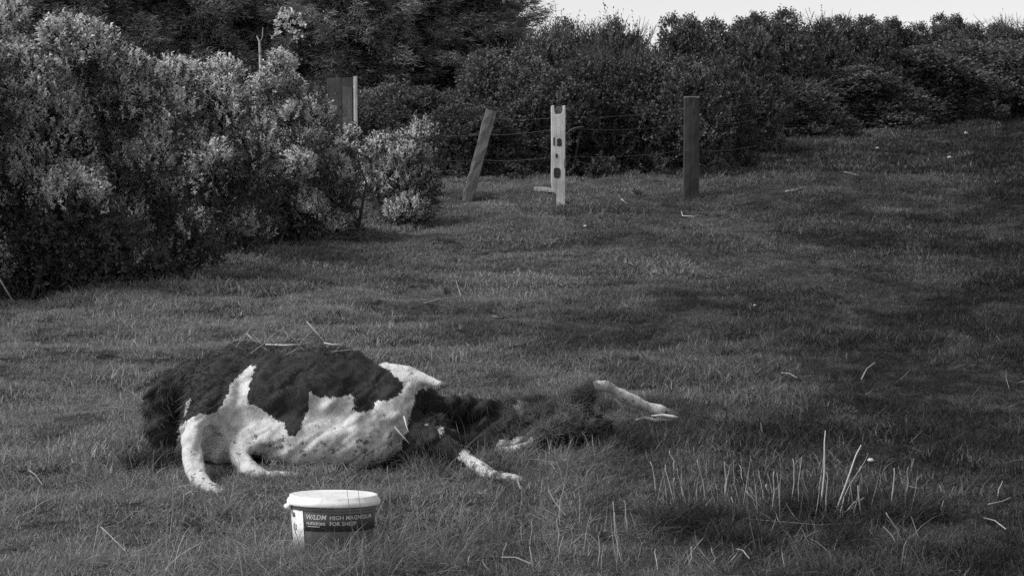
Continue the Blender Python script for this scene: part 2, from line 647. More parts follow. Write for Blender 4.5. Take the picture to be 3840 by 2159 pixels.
for j, px in enumerate(range(1500, 4300, 230)):
    d = 38 if px < 2750 else 70
    x, z, hw, h = place_span(px - 190, px + 190, 190 + 25 * (j % 3), d)
    o = copy_tree(KINDS[j % 4])
    o.location = (x, d, z - .1)
    o.rotation_euler = (0, 0, j * 1.3)
    o.scale = (hw / 1.12, hw / 1.12, (h + .1) / 2.7)
    tag(o, 'dark bush in the rear row of the hedge, almost hidden by those before it', 'bush', 'rear row of the hedge')

# --- conifers
def make_conifer(seed):
    rng = np.random.default_rng(seed)
    h = 6.4
    root = empty('conifer_tree', (0, 0, 0))
    mb = MB()
    mb.tube([(0, 0, -.1), (.04, .02, h * .4), (-.03, .03, h * .75), (0, 0, h)], [.16, .12, .07, .015], 8, False)
    mb.build('trunk', M['bark'], root)
    lm = MB()
    P, D = [], []
    z = .5
    while z < h * .98:
        R = 2.0 * (1 - z / h) ** .7 + .15
        for k in range(rng.integers(5, 8)):
            a = rng.uniform(0, 2 * math.pi)
            r = R * rng.uniform(.65, 1.15)
            dr = Vector((math.cos(a), math.sin(a), 0))
            b = Vector((0, 0, z + rng.uniform(-.25, .25)))
            m = b + dr * r * .55 + Vector((0, 0, -.05 * r))
            e = b + dr * r + Vector((0, 0, rng.uniform(-.55, .25) * r))
            lm.tube([b, m, e], [.03, .018, .005], 4, False)
            n = int(70 * r + 12)
            tt = rng.random(n) ** .7
            for t in tt:
                q = b.lerp(m, t * 2) if t < .5 else m.lerp(e, (t - .5) * 2)
                side = dr.cross(Vector((0, 0, 1))) * rng.normal() * .22 * (1.1 - t * .7)
                P.append(q + side + Vector((0, 0, rng.normal() * .11)))
                D.append(dr * .8 + side * 3 + Vector((rng.normal() * .3, rng.normal() * .3, rng.uniform(-.35, .25))))
        z += .17
    lm.build('branches', M['bark'], root)
    P = np.array(P); D = unit(np.array(D))
    # every spray point carries a fan of needles
    k = 7
    tn = np.repeat(np.clip(fbm(P[:, 0] * 1.3 + P[:, 1], P[:, 2] * 1.6, 77, 2) * 1.6 - .3 + rng.normal(size=len(P)) * .12, 0, 1), k)
    P2 = np.repeat(P, k, 0) + rng.normal(size=(len(P) * k, 3)) * .03
    D2 = unit(np.repeat(D, k, 0) + rng.normal(size=(len(P) * k, 3)) * .5)
    V, F = leaf_arrays(P2, D2, perp(D2, rng), rng.uniform(.08, .17, len(P2)), rng.uniform(.014, .026, len(P2)))
    link('foliage', np_mesh('foliage', V, F, {'tone': ('FLOAT', np.repeat(tn, 4))}, M['needle']), root)
    return root


con = [make_conifer(301), make_conifer(302)]
cused = [False, False]
CON = [(720, 33.0, -420, 0, 'dark conifer rising behind the middle of the pale hedge'),
       (1010, 34.0, -520, 1, 'dark conifer behind the bleached dead stem'),
       (1290, 33.0, -430, 0, 'dark conifer rising behind the grey board'),
       (1560, 34.0, -330, 1, 'conifer with sweeping sprays, left of the leaning post'),
       (1770, 33.5, -120, 0, 'conifer at the edge of the open sky, behind the leaning post'),
       (420, 32.0, -420, 1, 'dark conifer behind the tallest pale bush'),
       (100, 32.0, -450, 0, 'dark conifer in the upper left corner behind the pale bushes')]
for px, d, top, k, lab in CON:
    x, z, hw, h = place_span(px - 10, px + 10, top, d)
    o = con[k] if not cused[k] else copy_tree(con[k])
    cused[k] = True
    o.location = (x, d, z)
    o.rotation_euler = (0, 0, random.uniform(0, 6))
    s = h / 6.4
    o.scale = (1.0, 1.0, s)
    tag(o, lab, 'tree', 'conifers behind the hedge')
for j, px in enumerate((-150, 260, 560, 880, 1160, 1430, 1660)):
    d = 37
    x, z, hw, h = place_span(px - 10, px + 10, -350, d)
    o = copy_tree(con[j % 2])
    o.location = (x, d, z); o.rotation_euler = (0, 0, j * 1.9); o.scale = (1.25, 1.25, h / 6.4)
    tag(o, 'dark conifer of the second row, showing only through gaps between the front ones', 'tree', 'second row of conifers')

# bleached dead stem and small pale sapling before the conifers
b = at(976, 215, 28.5)
mb = MB()
mb.tube([(0, 0, -1.9), (.01, 0, -.9), (0, 0, 0), (-.005, 0, .12), (-.01, 0, .22), (-.05, 0, .30)], [.03, .026, .022, .020, .016, .006], 6)
mb.tube([(-.008, 0, .2), (.03, .01, .28), (.04, 0, .42)], [.01, .007, .003], 5)
o = mb.build('dead_snag', M['pale_bark'], None, True, b)
tag(o, 'short bleached dead stem showing pale against the dark conifers', 'snag')
rng = np.random.default_rng(5)
c = at(1075, 105, 28.0)
zb = gz(c.x, 28.0)
root = empty('pale_sapling', (c.x, 28.0, zb))
tag(root, 'slim sapling with a small cluster of bright leaves, right of the bleached stem', 'sapling')
hh = c.z - zb
mb = MB(); mb.tube([(0, 0, -.1), (.05, 0, hh * .5), (0, 0, hh + .15)], [.02, .015, .004], 5, False)
mb.build('stem', M['bark'], root)
sp = shoots(rng, [(0, 0, hh, .17, .15, .17), (.1, 0, hh + .1, .1, .1, .1)], 30, 7, .06, .03, .1, .4)
link('foliage', np_mesh('foliage', *sp[:2], {'tone': ('FLOAT', sp[2])}, M['silver_leaf']), root)

# ------------------------------------------------------------------ fence
def post_frame(px, y_base):
    p = on_ground(px, y_base)
    return p, p.y / F_PX


def rough_box(w, dpt, h, nz=14, jit=.004, taper=1.0, z0=-.25):
    V, F = [], []
    rng = random.Random(int(w * 1e4 + h * 100))
    loop = [(-.5, -.5), (-.17, -.5), (.17, -.5), (.5, -.5), (.5, -.15), (.5, .2), (.5, .5), (.15, .5), (-.2, .5), (-.5, .5), (-.5, .2), (-.5, -.15)]
    n = len(loop)
    for i in range(nz + 1):
        z = z0 + (h - z0) * i / nz
        s = 1 + (taper - 1) * i / nz
        for x, y in loop:
            r = .92 if abs(x) == .5 and abs(y) == .5 else 1
            V.append((x * w * s * r + rng.uniform(-jit, jit), y * dpt * s * r + rng.uniform(-jit, jit), z + (rng.uniform(-.008, .008) if i == nz else 0)))
    for i in range(nz):
        for k in range(n):
            k2 = (k + 1) % n
            F.append((i * n + k, i * n + k2, (i + 1) * n + k2, (i + 1) * n + k))
    F.append(tuple(nz * n + k for k in range(n)))
    return V, F


# leaning post
p, s = post_frame(1752, 752)
top = at(1843, 414, p.y)
root = empty('leaning_post', p)
ang = math.atan2(top.x - p.x, top.z - p.z)
L = math.hypot(top.x - p.x, top.z - p.z)
root.rotation_euler = (0, ang, 0)
tag(root, 'grey wooden fence post leaning to the right', 'fence post', 'fence posts')
mb = MB(); mb.add(*rough_box(.135, .12, L, 16, .006, 1.06))
mb.build('timber', M['grey_post'], root)
mb = MB(); mb.tube([(-.03, -.062, L * .42), (.02, -.066, L * .425)], .006, 5); mb.build('staple', M['wire'], root)
POST_A = (p, top)

# white post
p, s = post_frame(2093, 776)
top = at(2093, 398, p.y)
H = top.z - p.z
root = empty('white_post', p)
tag(root, 'pale square fence post with a notched top and dark marks', 'fence post', 'fence posts')
w = 54 * s
mb = MB()
poly = [(-w / 2, .0 + .28 * H), (-w / 2 + .004, H * .6), (-w / 2, H - .002), (-w * .30, H + .004), (-w * .27, H - .05 * H), (-w * .2, H - .085 * H),
        (w * .22, H - .08 * H), (w * .3, H - .05 * H), (w * .31, H + .003), (w / 2, H), (w / 2 - .003, H * .5), (w / 2 - .006, -.25), (-w * .1, -.25), (-w * .12, .12 * H), (-w * .42, .16 * H)]
mb.prism(poly, -.075, .075)
o = mb.build('timber', M['white_post'], root); bevel(o, .006, 2)
# split-away grey foot on its left side
mb = MB(); mb.prism([(-w * .46, -.2), (-w * .105, -.2), (-w * .125, .115 * H), (-w * .41, .15 * H)], -.05, .072)
mb.build('split_foot', M['grey_post'], root)
# the wood at the bottom of the notch
mb = MB(); mb.prism([(-w * .25, H - .085 * H), (w * .27, H - .082 * H), (w * .27, H - .02 * H), (w * .1, H - .004), (-w * .12, H - .006), (-w * .25, H - .03 * H)], -.03, .07)
mb.build('notch_core', M['grey_post'], root)


def mark(cx, cz, ww, hh, seed, name='mark'):
    r = random.Random(seed)
    pts = []
    for k in range(14):
        a = 2 * math.pi * (k + .5) / 14
        q = 1 / max(abs(math.cos(a)), abs(math.sin(a)))
        pts.append((cx + math.cos(a) * ww * q * r.uniform(.84, 1.06), cz + math.sin(a) * hh * q * r.uniform(.86, 1.06)))
    m = MB(); m.prism(pts, -.0785, -.074)
    m.build(name, M['stain'], root)


z_of = lambda v: H * (1110 - v) / 880.0
x_of = lambda u: w * ((u - 1037) / 125.0)
mark(x_of(1000), z_of(540), w * .055, H * .045, 3)
mark(x_of(1045), z_of(548), w * .17, H * .040, 4)
mark(x_of(1021), z_of(665), w * .075, H * .022, 5)
mark(x_of(1026), z_of(815), w * .24, H * .052, 6)
mark(x_of(1090), z_of(730), w * .02, H * .05, 8)
POST_B = (p.copy(), top.copy())

# dark post
p, s = post_frame(2592, 760)
top = at(2590, 368, p.y)
root = empty('dark_post', p)
tag(root, 'dark tarred fence post with a pale sawn top', 'fence post', 'fence posts')
H2 = top.z - p.z
mb = MB(); mb.add(*rough_box(59 * s, .17, H2, 14, .003, .98))
mb.build('timber', M['dark_post'], root)
mb = MB(); mb.prism([(-27 * s, H2 + .002), (27 * s, H2 - .001), (27 * s, H2 + .014), (-27 * s, H2 + .018)], -.08, .08)
mb.build('sawn_top', M['post_end'], root)
POST_C = (p.copy(), top.copy())

# grey board with a paler post, half hidden by the hedge
d = 24.5
c = at(1290, 450, d)
zb = gz(c.x, d)
root = empty('wooden_board', (c.x, d, zb))
tag(root, 'weathered grey board on a pale post, half hidden by the silvery hedge', 'board')
sx = d / F_PX
zt = at(1290, 290, d).z - zb
for i, (xa, xb, top_z) in enumerate(((-62, -8, zt - .01), (-6, 34, zt - .006))):
    mb = MB(); mb.prism([(xa * sx, .25), (xb * sx, .25), (xb * sx, top_z), (xa * sx, top_z - .004)], -.012, .012)
    bevel(mb.build('plank', M['board'], root), .003, 1)
mb = MB(); mb.add(*rough_box(14 * sx, .06, zt + .012, 10, .002)); o = mb.build('post', M['white_post'], root); o.location = (43 * sx, 0, 0)
mb = MB(); mb.prism([(-4 * sx, .3), (32 * sx, .3), (32 * sx, zt - .12), (-4 * sx, zt - .118)], -.03, -.014); mb.build('batten', M['grey_post'], root)

# wires
def wire(ys, name, label, xs_extra):
    """ys: photo heights at the three posts"""
    P = []
    pts = [(1752 + 91 * (752 - ys[0]) / 338, ys[0], POST_A[0].y - .07), (2093, ys[1], POST_B[0].y - .085), (2592, ys[2], POST_C[0].y - .095)]
    L0, R0 = xs_extra
    pts = [(L0[0], L0[1], 24.9)] + pts + [(R0[0], R0[1], 27.5)]
    W = [at(*q) for q in pts]
    for a, bq in zip(W[:-1], W[1:]):
        for k in range(8):
            t = k / 8
            q = a.lerp(bq, t); q.z -= .03 * 4 * t * (1 - t) * (bq - a).length / 1.6
            P.append(q + Vector((0, 0, random.uniform(-.004, .004))))
    P.append(W[-1])
    m = MB(); m.tube([q - W[0] for q in P], .0013, 4)
    o = m.build(name, M['wire'], None, False, W[0])
    tag(o, label, 'wire', 'wires of the old fence')


wire((440, 440, 402), 'fence_wire', 'uppermost thin wire strung along the three fence posts', ((1350, 415), (2840, 380)))
wire((505, 480, 466), 'fence_wire', 'middle thin wire strung along the three fence posts', ((1380, 500), (2860, 440)))
wire((600, 585, 560), 'fence_wire', 'lowest thin wire strung along the three fence posts', ((1420, 590), (2840, 545)))
# loose curl of wire right of the white post
a = at(2125, 500, 24.35)
m = MB(); m.tube([(0, .05, -.02), (.03, 0, .03), (.09, -.02, .06), (.17, 0, .075), (.22, .02, .078)], [.006, .008, .008, .006, .003], 5)
o = m.build('wire_curl', M['wire'], None, True, a); tag(o, 'loose curled end of wire beside the pale notched post', 'wire')
# bramble hoop in front of the hedge
a = on_ground(2300, 650)
m = MB(); m.tube([(0, 0, -.02), (.015, 0, .13), (.01, 0, .26), (-.06, .02, .36), (-.16, .05, .39)], [.006, .006, .005, .004, .002], 5)
o = m.build('bramble', M['straw_dim'], None, True, a); tag(o, 'arching bare bramble stem before the dark hedge', 'bramble')
# plank end lying left of the white post
a = on_ground(2045, 722)
m = MB(); m.prism([(-.15, -.03), (.11, -.055), (.115, -.005), (-.02, .022), (-.15, .022)], -.04, .04)
o = m.build('plank_piece', M['white_post'], None, False, a + Vector((0, 0, .05))); tag(o, 'broken pale plank lying at the foot of the notched post', 'plank')

# ------------------------------------------------------------------ cow carcass
def cap_chain(pts, mb):
    """pts: (px, py, depth, radius m)"""
    P = [at(x, y, d) for x, y, d, r in pts]
    R = [q[3] + .006 for q in pts]
    for p0, r0, p1, r1 in zip(P[:-1], R[:-1], P[1:], R[1:]):
        n = max(2, int((p1 - p0).length / (min(r0, r1) * .45)))
        for k in range(n + 1):
            t = k / n
            mb.append((p0.lerp(p1, t), r0 + (r1 - r0) * t))


def sphere_arrays(nu=16, nv=10):
    V, F = [(0, 0, 1)], []
    for i in range(1, nv):
        th = math.pi * i / nv
        for k in range(nu):
            a = 2 * math.pi * k / nu
            V.append((math.sin(th) * math.cos(a), math.sin(th) * math.sin(a), math.cos(th)))
    V.append((0, 0, -1))
    for k in range(nu): F.append((0, 1 + k, 1 + (k + 1) % nu))
    for i in range(nv - 2):
        for k in range(nu):
            a, b2 = 1 + i * nu + k, 1 + i * nu + (k + 1) % nu
            F.append((a, a + nu, b2 + nu, b2))
    last = 1 + (nv - 2) * nu
    for k in range(nu): F.append((last + k, len(V) - 1, last + (k + 1) % nu))
    return np.array(V, float), F


SPH_B = sphere_arrays(28, 18)
SPH_S = sphere_arrays(12, 8)


def build_cow():
    balls = []
    big = MB()

    def ell(px, py, d, sx, sz, sd, rot=0):
        c = at(px, py, d); k = d / F_PX
        V = SPH_B[0] * np.array([sx * k, sd, sz * k])
        a = math.radians(rot)
        R = np.array([[math.cos(a), 0, math.sin(a)], [0, 1, 0], [-math.sin(a), 0, math.cos(a)]])
        big.add(V @ R.T + np.array(c), SPH_B[1])

    # rib cage, belly, shoulder, back, hip
    ell(1110, 1535, 9.46, 360, 225, .30, 3)
    ell(1170, 1630, 9.40, 350, 150, .30, 6)
    ell(840, 1545, 9.42, 165, 215, .25)
    ell(760, 1600, 9.36, 90, 120, .16)
    ell(1060, 1392, 9.58, 310, 112, .2, 3)
    ell(900, 1350, 9.55, 90, 70, .12, -15)
    ell(1270, 1390, 9.55, 150, 85, .15, 8)
    ell(1500, 1445, 9.49, 100, 62, .11, 14)
    ell(1340, 1480, 9.5, 230, 125, .22, 10)
    ell(1460, 1550, 9.45, 120, 130, .2)
    ell(1600, 1640, 9.42, 110, 110, .17)
    # neck and folded head in the grass on the left
    ell(850, 1390, 9.6, 130, 85, .17, -25)
    ell(735, 1450, 9.60, 120, 105, .17)
    ell(660, 1460, 9.58, 90, 80, .14)
    ell(615, 1500, 9.52, 75, 95, .12, 8)
    ell(610, 1620, 9.45, 55, 95, .09, -5)
    ell(660, 1640, 9.5, 60, 110, .1)
    # sunken rear: spine ridge, floor of the hollow, thigh
    ell(1880, 1630, 9.86, 260, 95, .20)
    ell(1800, 1672, 9.66, 130, 48, .16)
    ell(2090, 1600, 9.8, 120, 85, .14, 10)
    ell(2215, 1590, 9.98, 90, 50, .12, 12)
    cap = []
    cap_chain([(1450, 1400, 9.5, .05), (1530, 1402, 9.46, .034), (1590, 1422, 9.43, .022), (1648, 1438, 9.4, .011)], cap)
    cap_chain([(1540, 1490, 9.6, .080), (1620, 1530, 9.68, .055), (1740, 1524, 9.76, .06), (1900, 1545, 9.86, .055), (2020, 1520, 9.93, .05), (2110, 1535, 9.95, .055), (2190, 1490, 10.0, .05)], cap)
    # fore legs
    cap_chain([(775, 1562, 9.2, .074), (736, 1600, 9.1, .058), (728, 1660, 9.02, .054), (728, 1715, 8.95, .052), (730, 1760, 8.9, .048), (742, 1792, 8.84, .040), (775, 1822, 8.79, .027), (806, 1842, 8.75, .029), (836, 1860, 8.72, .022)], cap)
    cap_chain([(900, 1660, 9.25, .07), (900, 1718, 9.14, .042), (930, 1752, 9.06, .042), (968, 1780, 9.0, .036), (1000, 1790, 8.98, .024), (1030, 1789, 8.97, .028), (1050, 1786, 8.97, .022)], cap)
    # hind legs
    cap_chain([(2150, 1510, 10.0, .05), (2212, 1456, 10.05, .020), (2262, 1442, 10.1, .030), (2305, 1462, 10.14, .018), (2342, 1488, 10.17, .032), (2385, 1507, 10.2, .029), (2428, 1524, 10.23, .017), (2470, 1536, 10.25, .024), (2500, 1545, 10.28, .016)], cap)
    cap_chain([(1620, 1650, 9.25, .06), (1700, 1695, 9.2, .036), (1760, 1728, 9.15, .022), (1812, 1764, 9.08, .030), (1845, 1780, 9.04, .020), (1890, 1788, 9.02, .017), (1925, 1797, 8.99, .024), (1950, 1803, 8.98, .018)], cap)
    # curled edge of hide under the hollow
    cap_chain([(1700, 1660, 9.4, .03), (1790, 1680, 9.46, .016), (1880, 1690, 9.5, .014), (1950, 1682, 9.52, .016), (1985, 1665, 9.54, .016), (2040, 1640, 9.62, .04)], cap)
    for c, r in cap:
        big.add(SPH_S[0] * r + np.array(c), SPH_S[1])
    me = big.mesh('tmp', M['hide'])
    tmp = link('tmp', me)
    m = tmp.modifiers.new('r', 'REMESH'); m.mode = 'VOXEL'; m.voxel_size = .0095
    m2 = tmp.modifiers.new('s', 'SMOOTH'); m2.factor = .6; m2.iterations = 4
    dg = bpy.context.evaluated_depsgraph_get()
    ev = tmp.evaluated_get(dg)
    body = bpy.data.meshes.new_from_object(ev)
    bpy.data.objects.remove(tmp)
    body.name = 'body'
    n = len(body.vertices)
    V = np.empty(n * 3, np.float32); body.vertices.foreach_get('co', V); V = V.reshape(-1, 3)
    Nn = np.empty(n * 3, np.float32); body.vertices.foreach_get('normal', Nn); Nn = Nn.reshape(-1, 3)
    # folds, ribs and lumps of slack hide
    kx = 9.35 / F_PX
    ax = CX + V[:, 0] / kx            # cow's own length axis, in trace units
    base = at(1100, 1500, 9.35)
    az = 1500 - (V[:, 2] - base.z) / kx
    disp = (fbm(V[:, 0] * 7, V[:, 2] * 7 + V[:, 1] * 3, 9, 3) - .5) * .042
    disp += (fbm(V[:, 0] * 24, V[:, 2] * 24 + V[:, 1] * 9, 19, 2) - .5) * .010
    q1 = V[:, 0] * .8 + V[:, 2] * .6; q2 = V[:, 2] * .8 - V[:, 0] * .6
    crease = 1 - np.abs(fbm(q1 * 6 + V[:, 1] * 4, q2 * 17, 57, 2) - .5) * 5
    disp -= np.clip(crease, 0, 1) * .012
    rib = np.sin((ax + .25 * az) / 17.0) * .006 * np.exp(-((ax - 1230) / 220) ** 2 - ((az - 1520) / 110) ** 2)
    groove = -.055 * np.exp(-((ax - (812 + (az - 1600) * -.25)) / 32) ** 2) * np.exp(-((az - 1640) / 95) ** 2)
    fold = -.04 * np.exp(-((ax - (905 + (az - 1650) * .6)) / 22) ** 2) * np.exp(-((az - 1670) / 70) ** 2)
    rear = np.clip((ax - 1540) / 80, 0, 1)
    disp = disp * (1 + rear * 1.3) + rib + (groove + fold) * (V[:, 1] < 9.45)
    thin = np.ones(n)
    for c, r in cap:
        if r < .06:
            dd = np.linalg.norm(V - np.array(c, np.float32), axis=1)
            thin = np.where(dd < r * 1.5, np.minimum(thin, .12 + max(0, r - .035) * 16), thin)
    V = V + Nn * (disp * thin)[:, None]
    body.vertices.foreach_set('co', V.astype(np.float32).ravel())
    body.update()
    for pl in body.polygons: pl.use_smooth = True

    WHITE = [
        [(966, 1362), (950, 1400), (940, 1467), (942, 1498), (990, 1511), (1034, 1548), (1078, 1560), (1102, 1610), (1121, 1612), (1140, 1585), (1165, 1523), (1165, 1486), (1177, 1449), (1183, 1467),
         (1239, 1480), (1276, 1480), (1320, 1467), (1332, 1480), (1332, 1523), (1351, 1536), (1407, 1529), (1407, 1504), (1469, 1492), (1506, 1467), (1506, 1436), (1469, 1405), (1400, 1362),
         (1520, 1340), (1660, 1400), (1670, 1440), (1590, 1458), (1560, 1470), (1538, 1540), (1530, 1612), (1512, 1650), (1500, 1700), (1470, 1950), (640, 1950), (640, 1700), (672, 1600), (690, 1572), (770, 1532), (830, 1520), (850, 1500), (880, 1425), (915, 1375)],
        [(2215, 1415), (2300, 1425), (2420, 1485), (2580, 1530), (2580, 1640), (2440, 1580), (2310, 1500), (2240, 1465)],
        [(1735, 1700), (1990, 1780), (1990, 1850), (1800, 1800), (1715, 1730)],
        [(1870, 1683), (1950, 1668), (2000, 1645), (2000, 1690), (1900, 1712), (1850, 1705)],
        [(1575, 1450), (1600, 1440), (1650, 1445), (1655, 1490), (1640, 1500), (1630, 1470), (1600, 1478)], [(1560, 1600), (1605, 1570), (1612, 1585), (1575, 1612)], [(1630, 1625), (1650, 1618), (1655, 1640), (1640, 1645)],
        [(1925, 1560), (1945, 1530), (1990, 1545), (1985, 1575), (1950, 1590), (1935, 1580)], [(1715, 1486), (1745, 1480), (1750, 1490), (1720, 1494)], [(1880, 1470), (1930, 1455), (1975, 1478), (1970, 1486), (1925, 1470)],
        [(706, 1500), (722, 1478), (728, 1486), (708, 1530), (692, 1560), (690, 1545)],
    ]

    def sdf(x, y, poly):
        poly = np.array(poly, float)
        A, B = poly, np.roll(poly, -1, 0)
        best = np.full(len(x), 1e9); inside = np.zeros(len(x), bool)
        for (x0, y0), (x1, y1) in zip(A, B):
            dx, dy = x1 - x0, y1 - y0
            t = np.clip(((x - x0) * dx + (y - y0) * dy) / (dx * dx + dy * dy + 1e-9), 0, 1)
            best = np.minimum(best, np.hypot(x - x0 - t * dx, y - y0 - t * dy))
            cr = ((y0 > y) != (y1 > y)) & (x < (x1 - x0) * (y - y0) / (y1 - y0 + 1e-12) + x0)
            inside ^= cr
        return np.where(inside, best, -best)

    # pattern lives in the animal's own length/height axes
    sc = np.interp(V[:, 1], [8.6, 10.4], [8.95 / 9.35, 10.2 / 9.35])
    hx = CX + V[:, 0] / kx / np.where(ax > 2150, 10.2 / 9.35, 1.0)
    hz = az.copy()
    tb = at(2350, 1500, 10.18)
    hz = np.where(ax > 2150, 1500 - (V[:, 2] - tb.z) / (10.18 / F_PX), hz)
    hx = np.where(ax > 2150, CX + V[:, 0] / (10.18 / F_PX), hx)
    lb = at(1880, 1785, 9.02)
    low = (V[:, 1] < 9.3) & (ax > 1560) & (ax < 2150)
    hz = np.where(low, 1785 - (V[:, 2] - lb.z) / (9.02 / F_PX), hz)
    hx = np.where(low, CX + V[:, 0] / (9.02 / F_PX), hx)
    w = np.max([sdf(hx, hz, p) for p in WHITE], 0)
    white = np.clip(w / 9.0, -3, 3) + .5
    grime = np.exp(-((hx - 1080) / 260) ** 2 - ((hz - 1660) / 60) ** 2) + .8 * np.clip((hz - 1720) / 60, 0, 1) + .7 * np.exp(-((hx - 1430) / 150) ** 2 - ((hz - 1660) / 90) ** 2)
    limb = np.zeros(n)
    for c, r in cap:
        if r < .045:
            limb = np.maximum(limb, np.exp(-(np.linalg.norm(V - np.array(c, np.float32), axis=1) / .05) ** 2))
    grime = grime + limb * (.55 + .5 * (hz > 1740))
    for k, v in (('white', white), ('grime', np.clip(grime, 0, 1.2))):
        a = body.attributes.new(k, 'FLOAT', 'POINT'); a.data.foreach_set('value', v.astype(np.float32))
    org = Vector((at(1100, 1600, 9.4).x, 9.4, gz(at(1100, 1600, 9.4).x, 9.4)))
    body.transform(Matrix.Translation(-org))
    root = empty('cow', org)
    tag(root, 'black and white cow carcass lying in the grass behind the bucket', 'cow')
    body.materials.clear(); body.materials.append(M['hide'])
    link('body', body, root)

    # matted hair standing off the hide
    rng = np.random.default_rng(8)
    V = V - np.array(org)
    body.vertices.foreach_get('normal', tmpn := np.empty(n * 3, np.float32))
    Nn = tmpn.reshape(-1, 3)
    front = (Nn[:, 1] < .5)

    def hair(mask, count, lo, hi, wid, name, mat, lay):
        idx = np.nonzero(mask & front)[0]
        idx = rng.choice(idx, count)
        P = V[idx] + rng.normal(size=(count, 3)) * .004
        cl = np.stack([fbm(P[:, 0] * 9, P[:, 2] * 9, 31 + k, 2) - .5 for k in range(3)], 1)
        D = unit(Nn[idx] * lay + np.array([.15, 0, -.75]) + cl * 3.0 + rng.normal(size=(count, 3)) * .35)
        W = perp(D, rng)
        Ln = rng.uniform(lo, hi, count)[:, None]
        A = np.stack([P - W * wid - D * .003, P + W * wid - D * .003, P + D * Ln + np.array([0, 0, -.25]) * Ln], 1).reshape(-1, 3)
        Fh = np.arange(count * 3).reshape(-1, 3)
        o = link(name, np_mesh(name, A, Fh, None, mat), root)
        o['kind'] = 'stuff'

    dk = white < .3
    hair(dk, 26000, .010, .030, .0011, 'dark_hair', M['dark_hair'], .7)
    hair((white > 1.6), 7000, .004, .010, .0008, 'pale_hair', M['pale_hair'], .15)
    hair((white > .45) & (white < 1.7), 2600, .008, .018, .0009, 'pale_hair', M['pale_hair'], .4)
    hair(dk & ((hx > 1540) | (hx < 800) | (az < 1340)), 4200, .025, .065, .0022, 'matted_hair', M['dark_hair'], .9)

    # hooves, ear
    def part(name, chain, mat, sides=8):
        m = MB(); m.tube([at(x, y, d) - org for x, y, d, r in chain], [c[3] for c in chain], sides)
        o = m.build(name, mat, root, True)
        sm = o.modifiers.new('sub', 'SUBSURF'); sm.levels = 1; sm.render_levels = 1
        return o

    part('hoof', [(1035, 1790, 8.97, .012), (1045, 1785, 8.96, .026), (1085, 1781, 8.95, .022), (1120, 1787, 8.94, .014), (1152, 1801, 8.93, .004)], M['hoof_pale'])
    part('hoof', [(1030, 1800, 8.99, .012), (1042, 1804, 8.98, .022), (1080, 1808, 8.97, .02), (1118, 1812, 8.96, .006)], M['hoof_dark'])
    part('hoof', [(826, 1852, 8.73, .012), (838, 1861, 8.71, .022), (862, 1872, 8.69, .017), (880, 1884, 8.67, .006)], M['hoof_pale'])
    part('hoof', [(1955, 1803, 8.98, .014), (1966, 1806, 8.97, .024), (1990, 1812, 8.96, .02), (2004, 1818, 8.95, .010)], M['hoof_dark'])
    part('hoof', [(2485, 1535, 10.27, .012), (2502, 1541, 10.26, .022), (2525, 1552, 10.25, .020), (2543, 1562, 10.24, .012)], M['hoof_dark'])
    part('hoof', [(2470, 1556, 10.29, .010), (2490, 1561, 10.28, .017), (2515, 1566, 10.27, .015), (2535, 1572, 10.26, .008)], M['hoof_pale'])
    m = MB()
    e0 = at(585, 1450, 9.45) - org
    m.tube([e0 + Vector((.04, .02, -.01)), e0 + Vector((.01, 0, -.005)), e0 + Vector((-.03, -.03, -.02)), e0 + Vector((-.055, -.045, -.055))], [.010, .024, .022, .004], 8)
    m.build('ear', M['dark_hair'], root, True)
    TOP = np.nonzero((ax > 1880) & (ax < 2260) & (Nn[:, 2] > -.2) & (az < 1680))[0]
    SPINE = np.nonzero((az < 1330) & (Nn[:, 2] > .3))[0]
    return root, V + np.array(org), TOP, SPINE


COW, COW_V, COW_TOP, COW_SPINE = build_cow()

# frayed pale flap of skin beneath the raised hind leg: broken jaw-like bone strip lying on grass
a = on_ground(2455, 1600)
m = MB()
m.tube([(-.10, .0, .03), (-.05, .01, .042), (.0, -.01, .03), (.05, 0, .034), (.10, .01, .030)], [.005, .012, .010, .014, .006], 7, True, .6)
m.tube([(-.02, -.02, .055), (.04, -.01, .058), (.09, -.015, .050), (.12, -.02, .046)], [.004, .009, .011, .005], 6, True, .6)
o = m.build('bone', M['stone'], None, True, a); tag(o, 'ragged pale bone lying in the grass under the raised hind leg', 'bone')

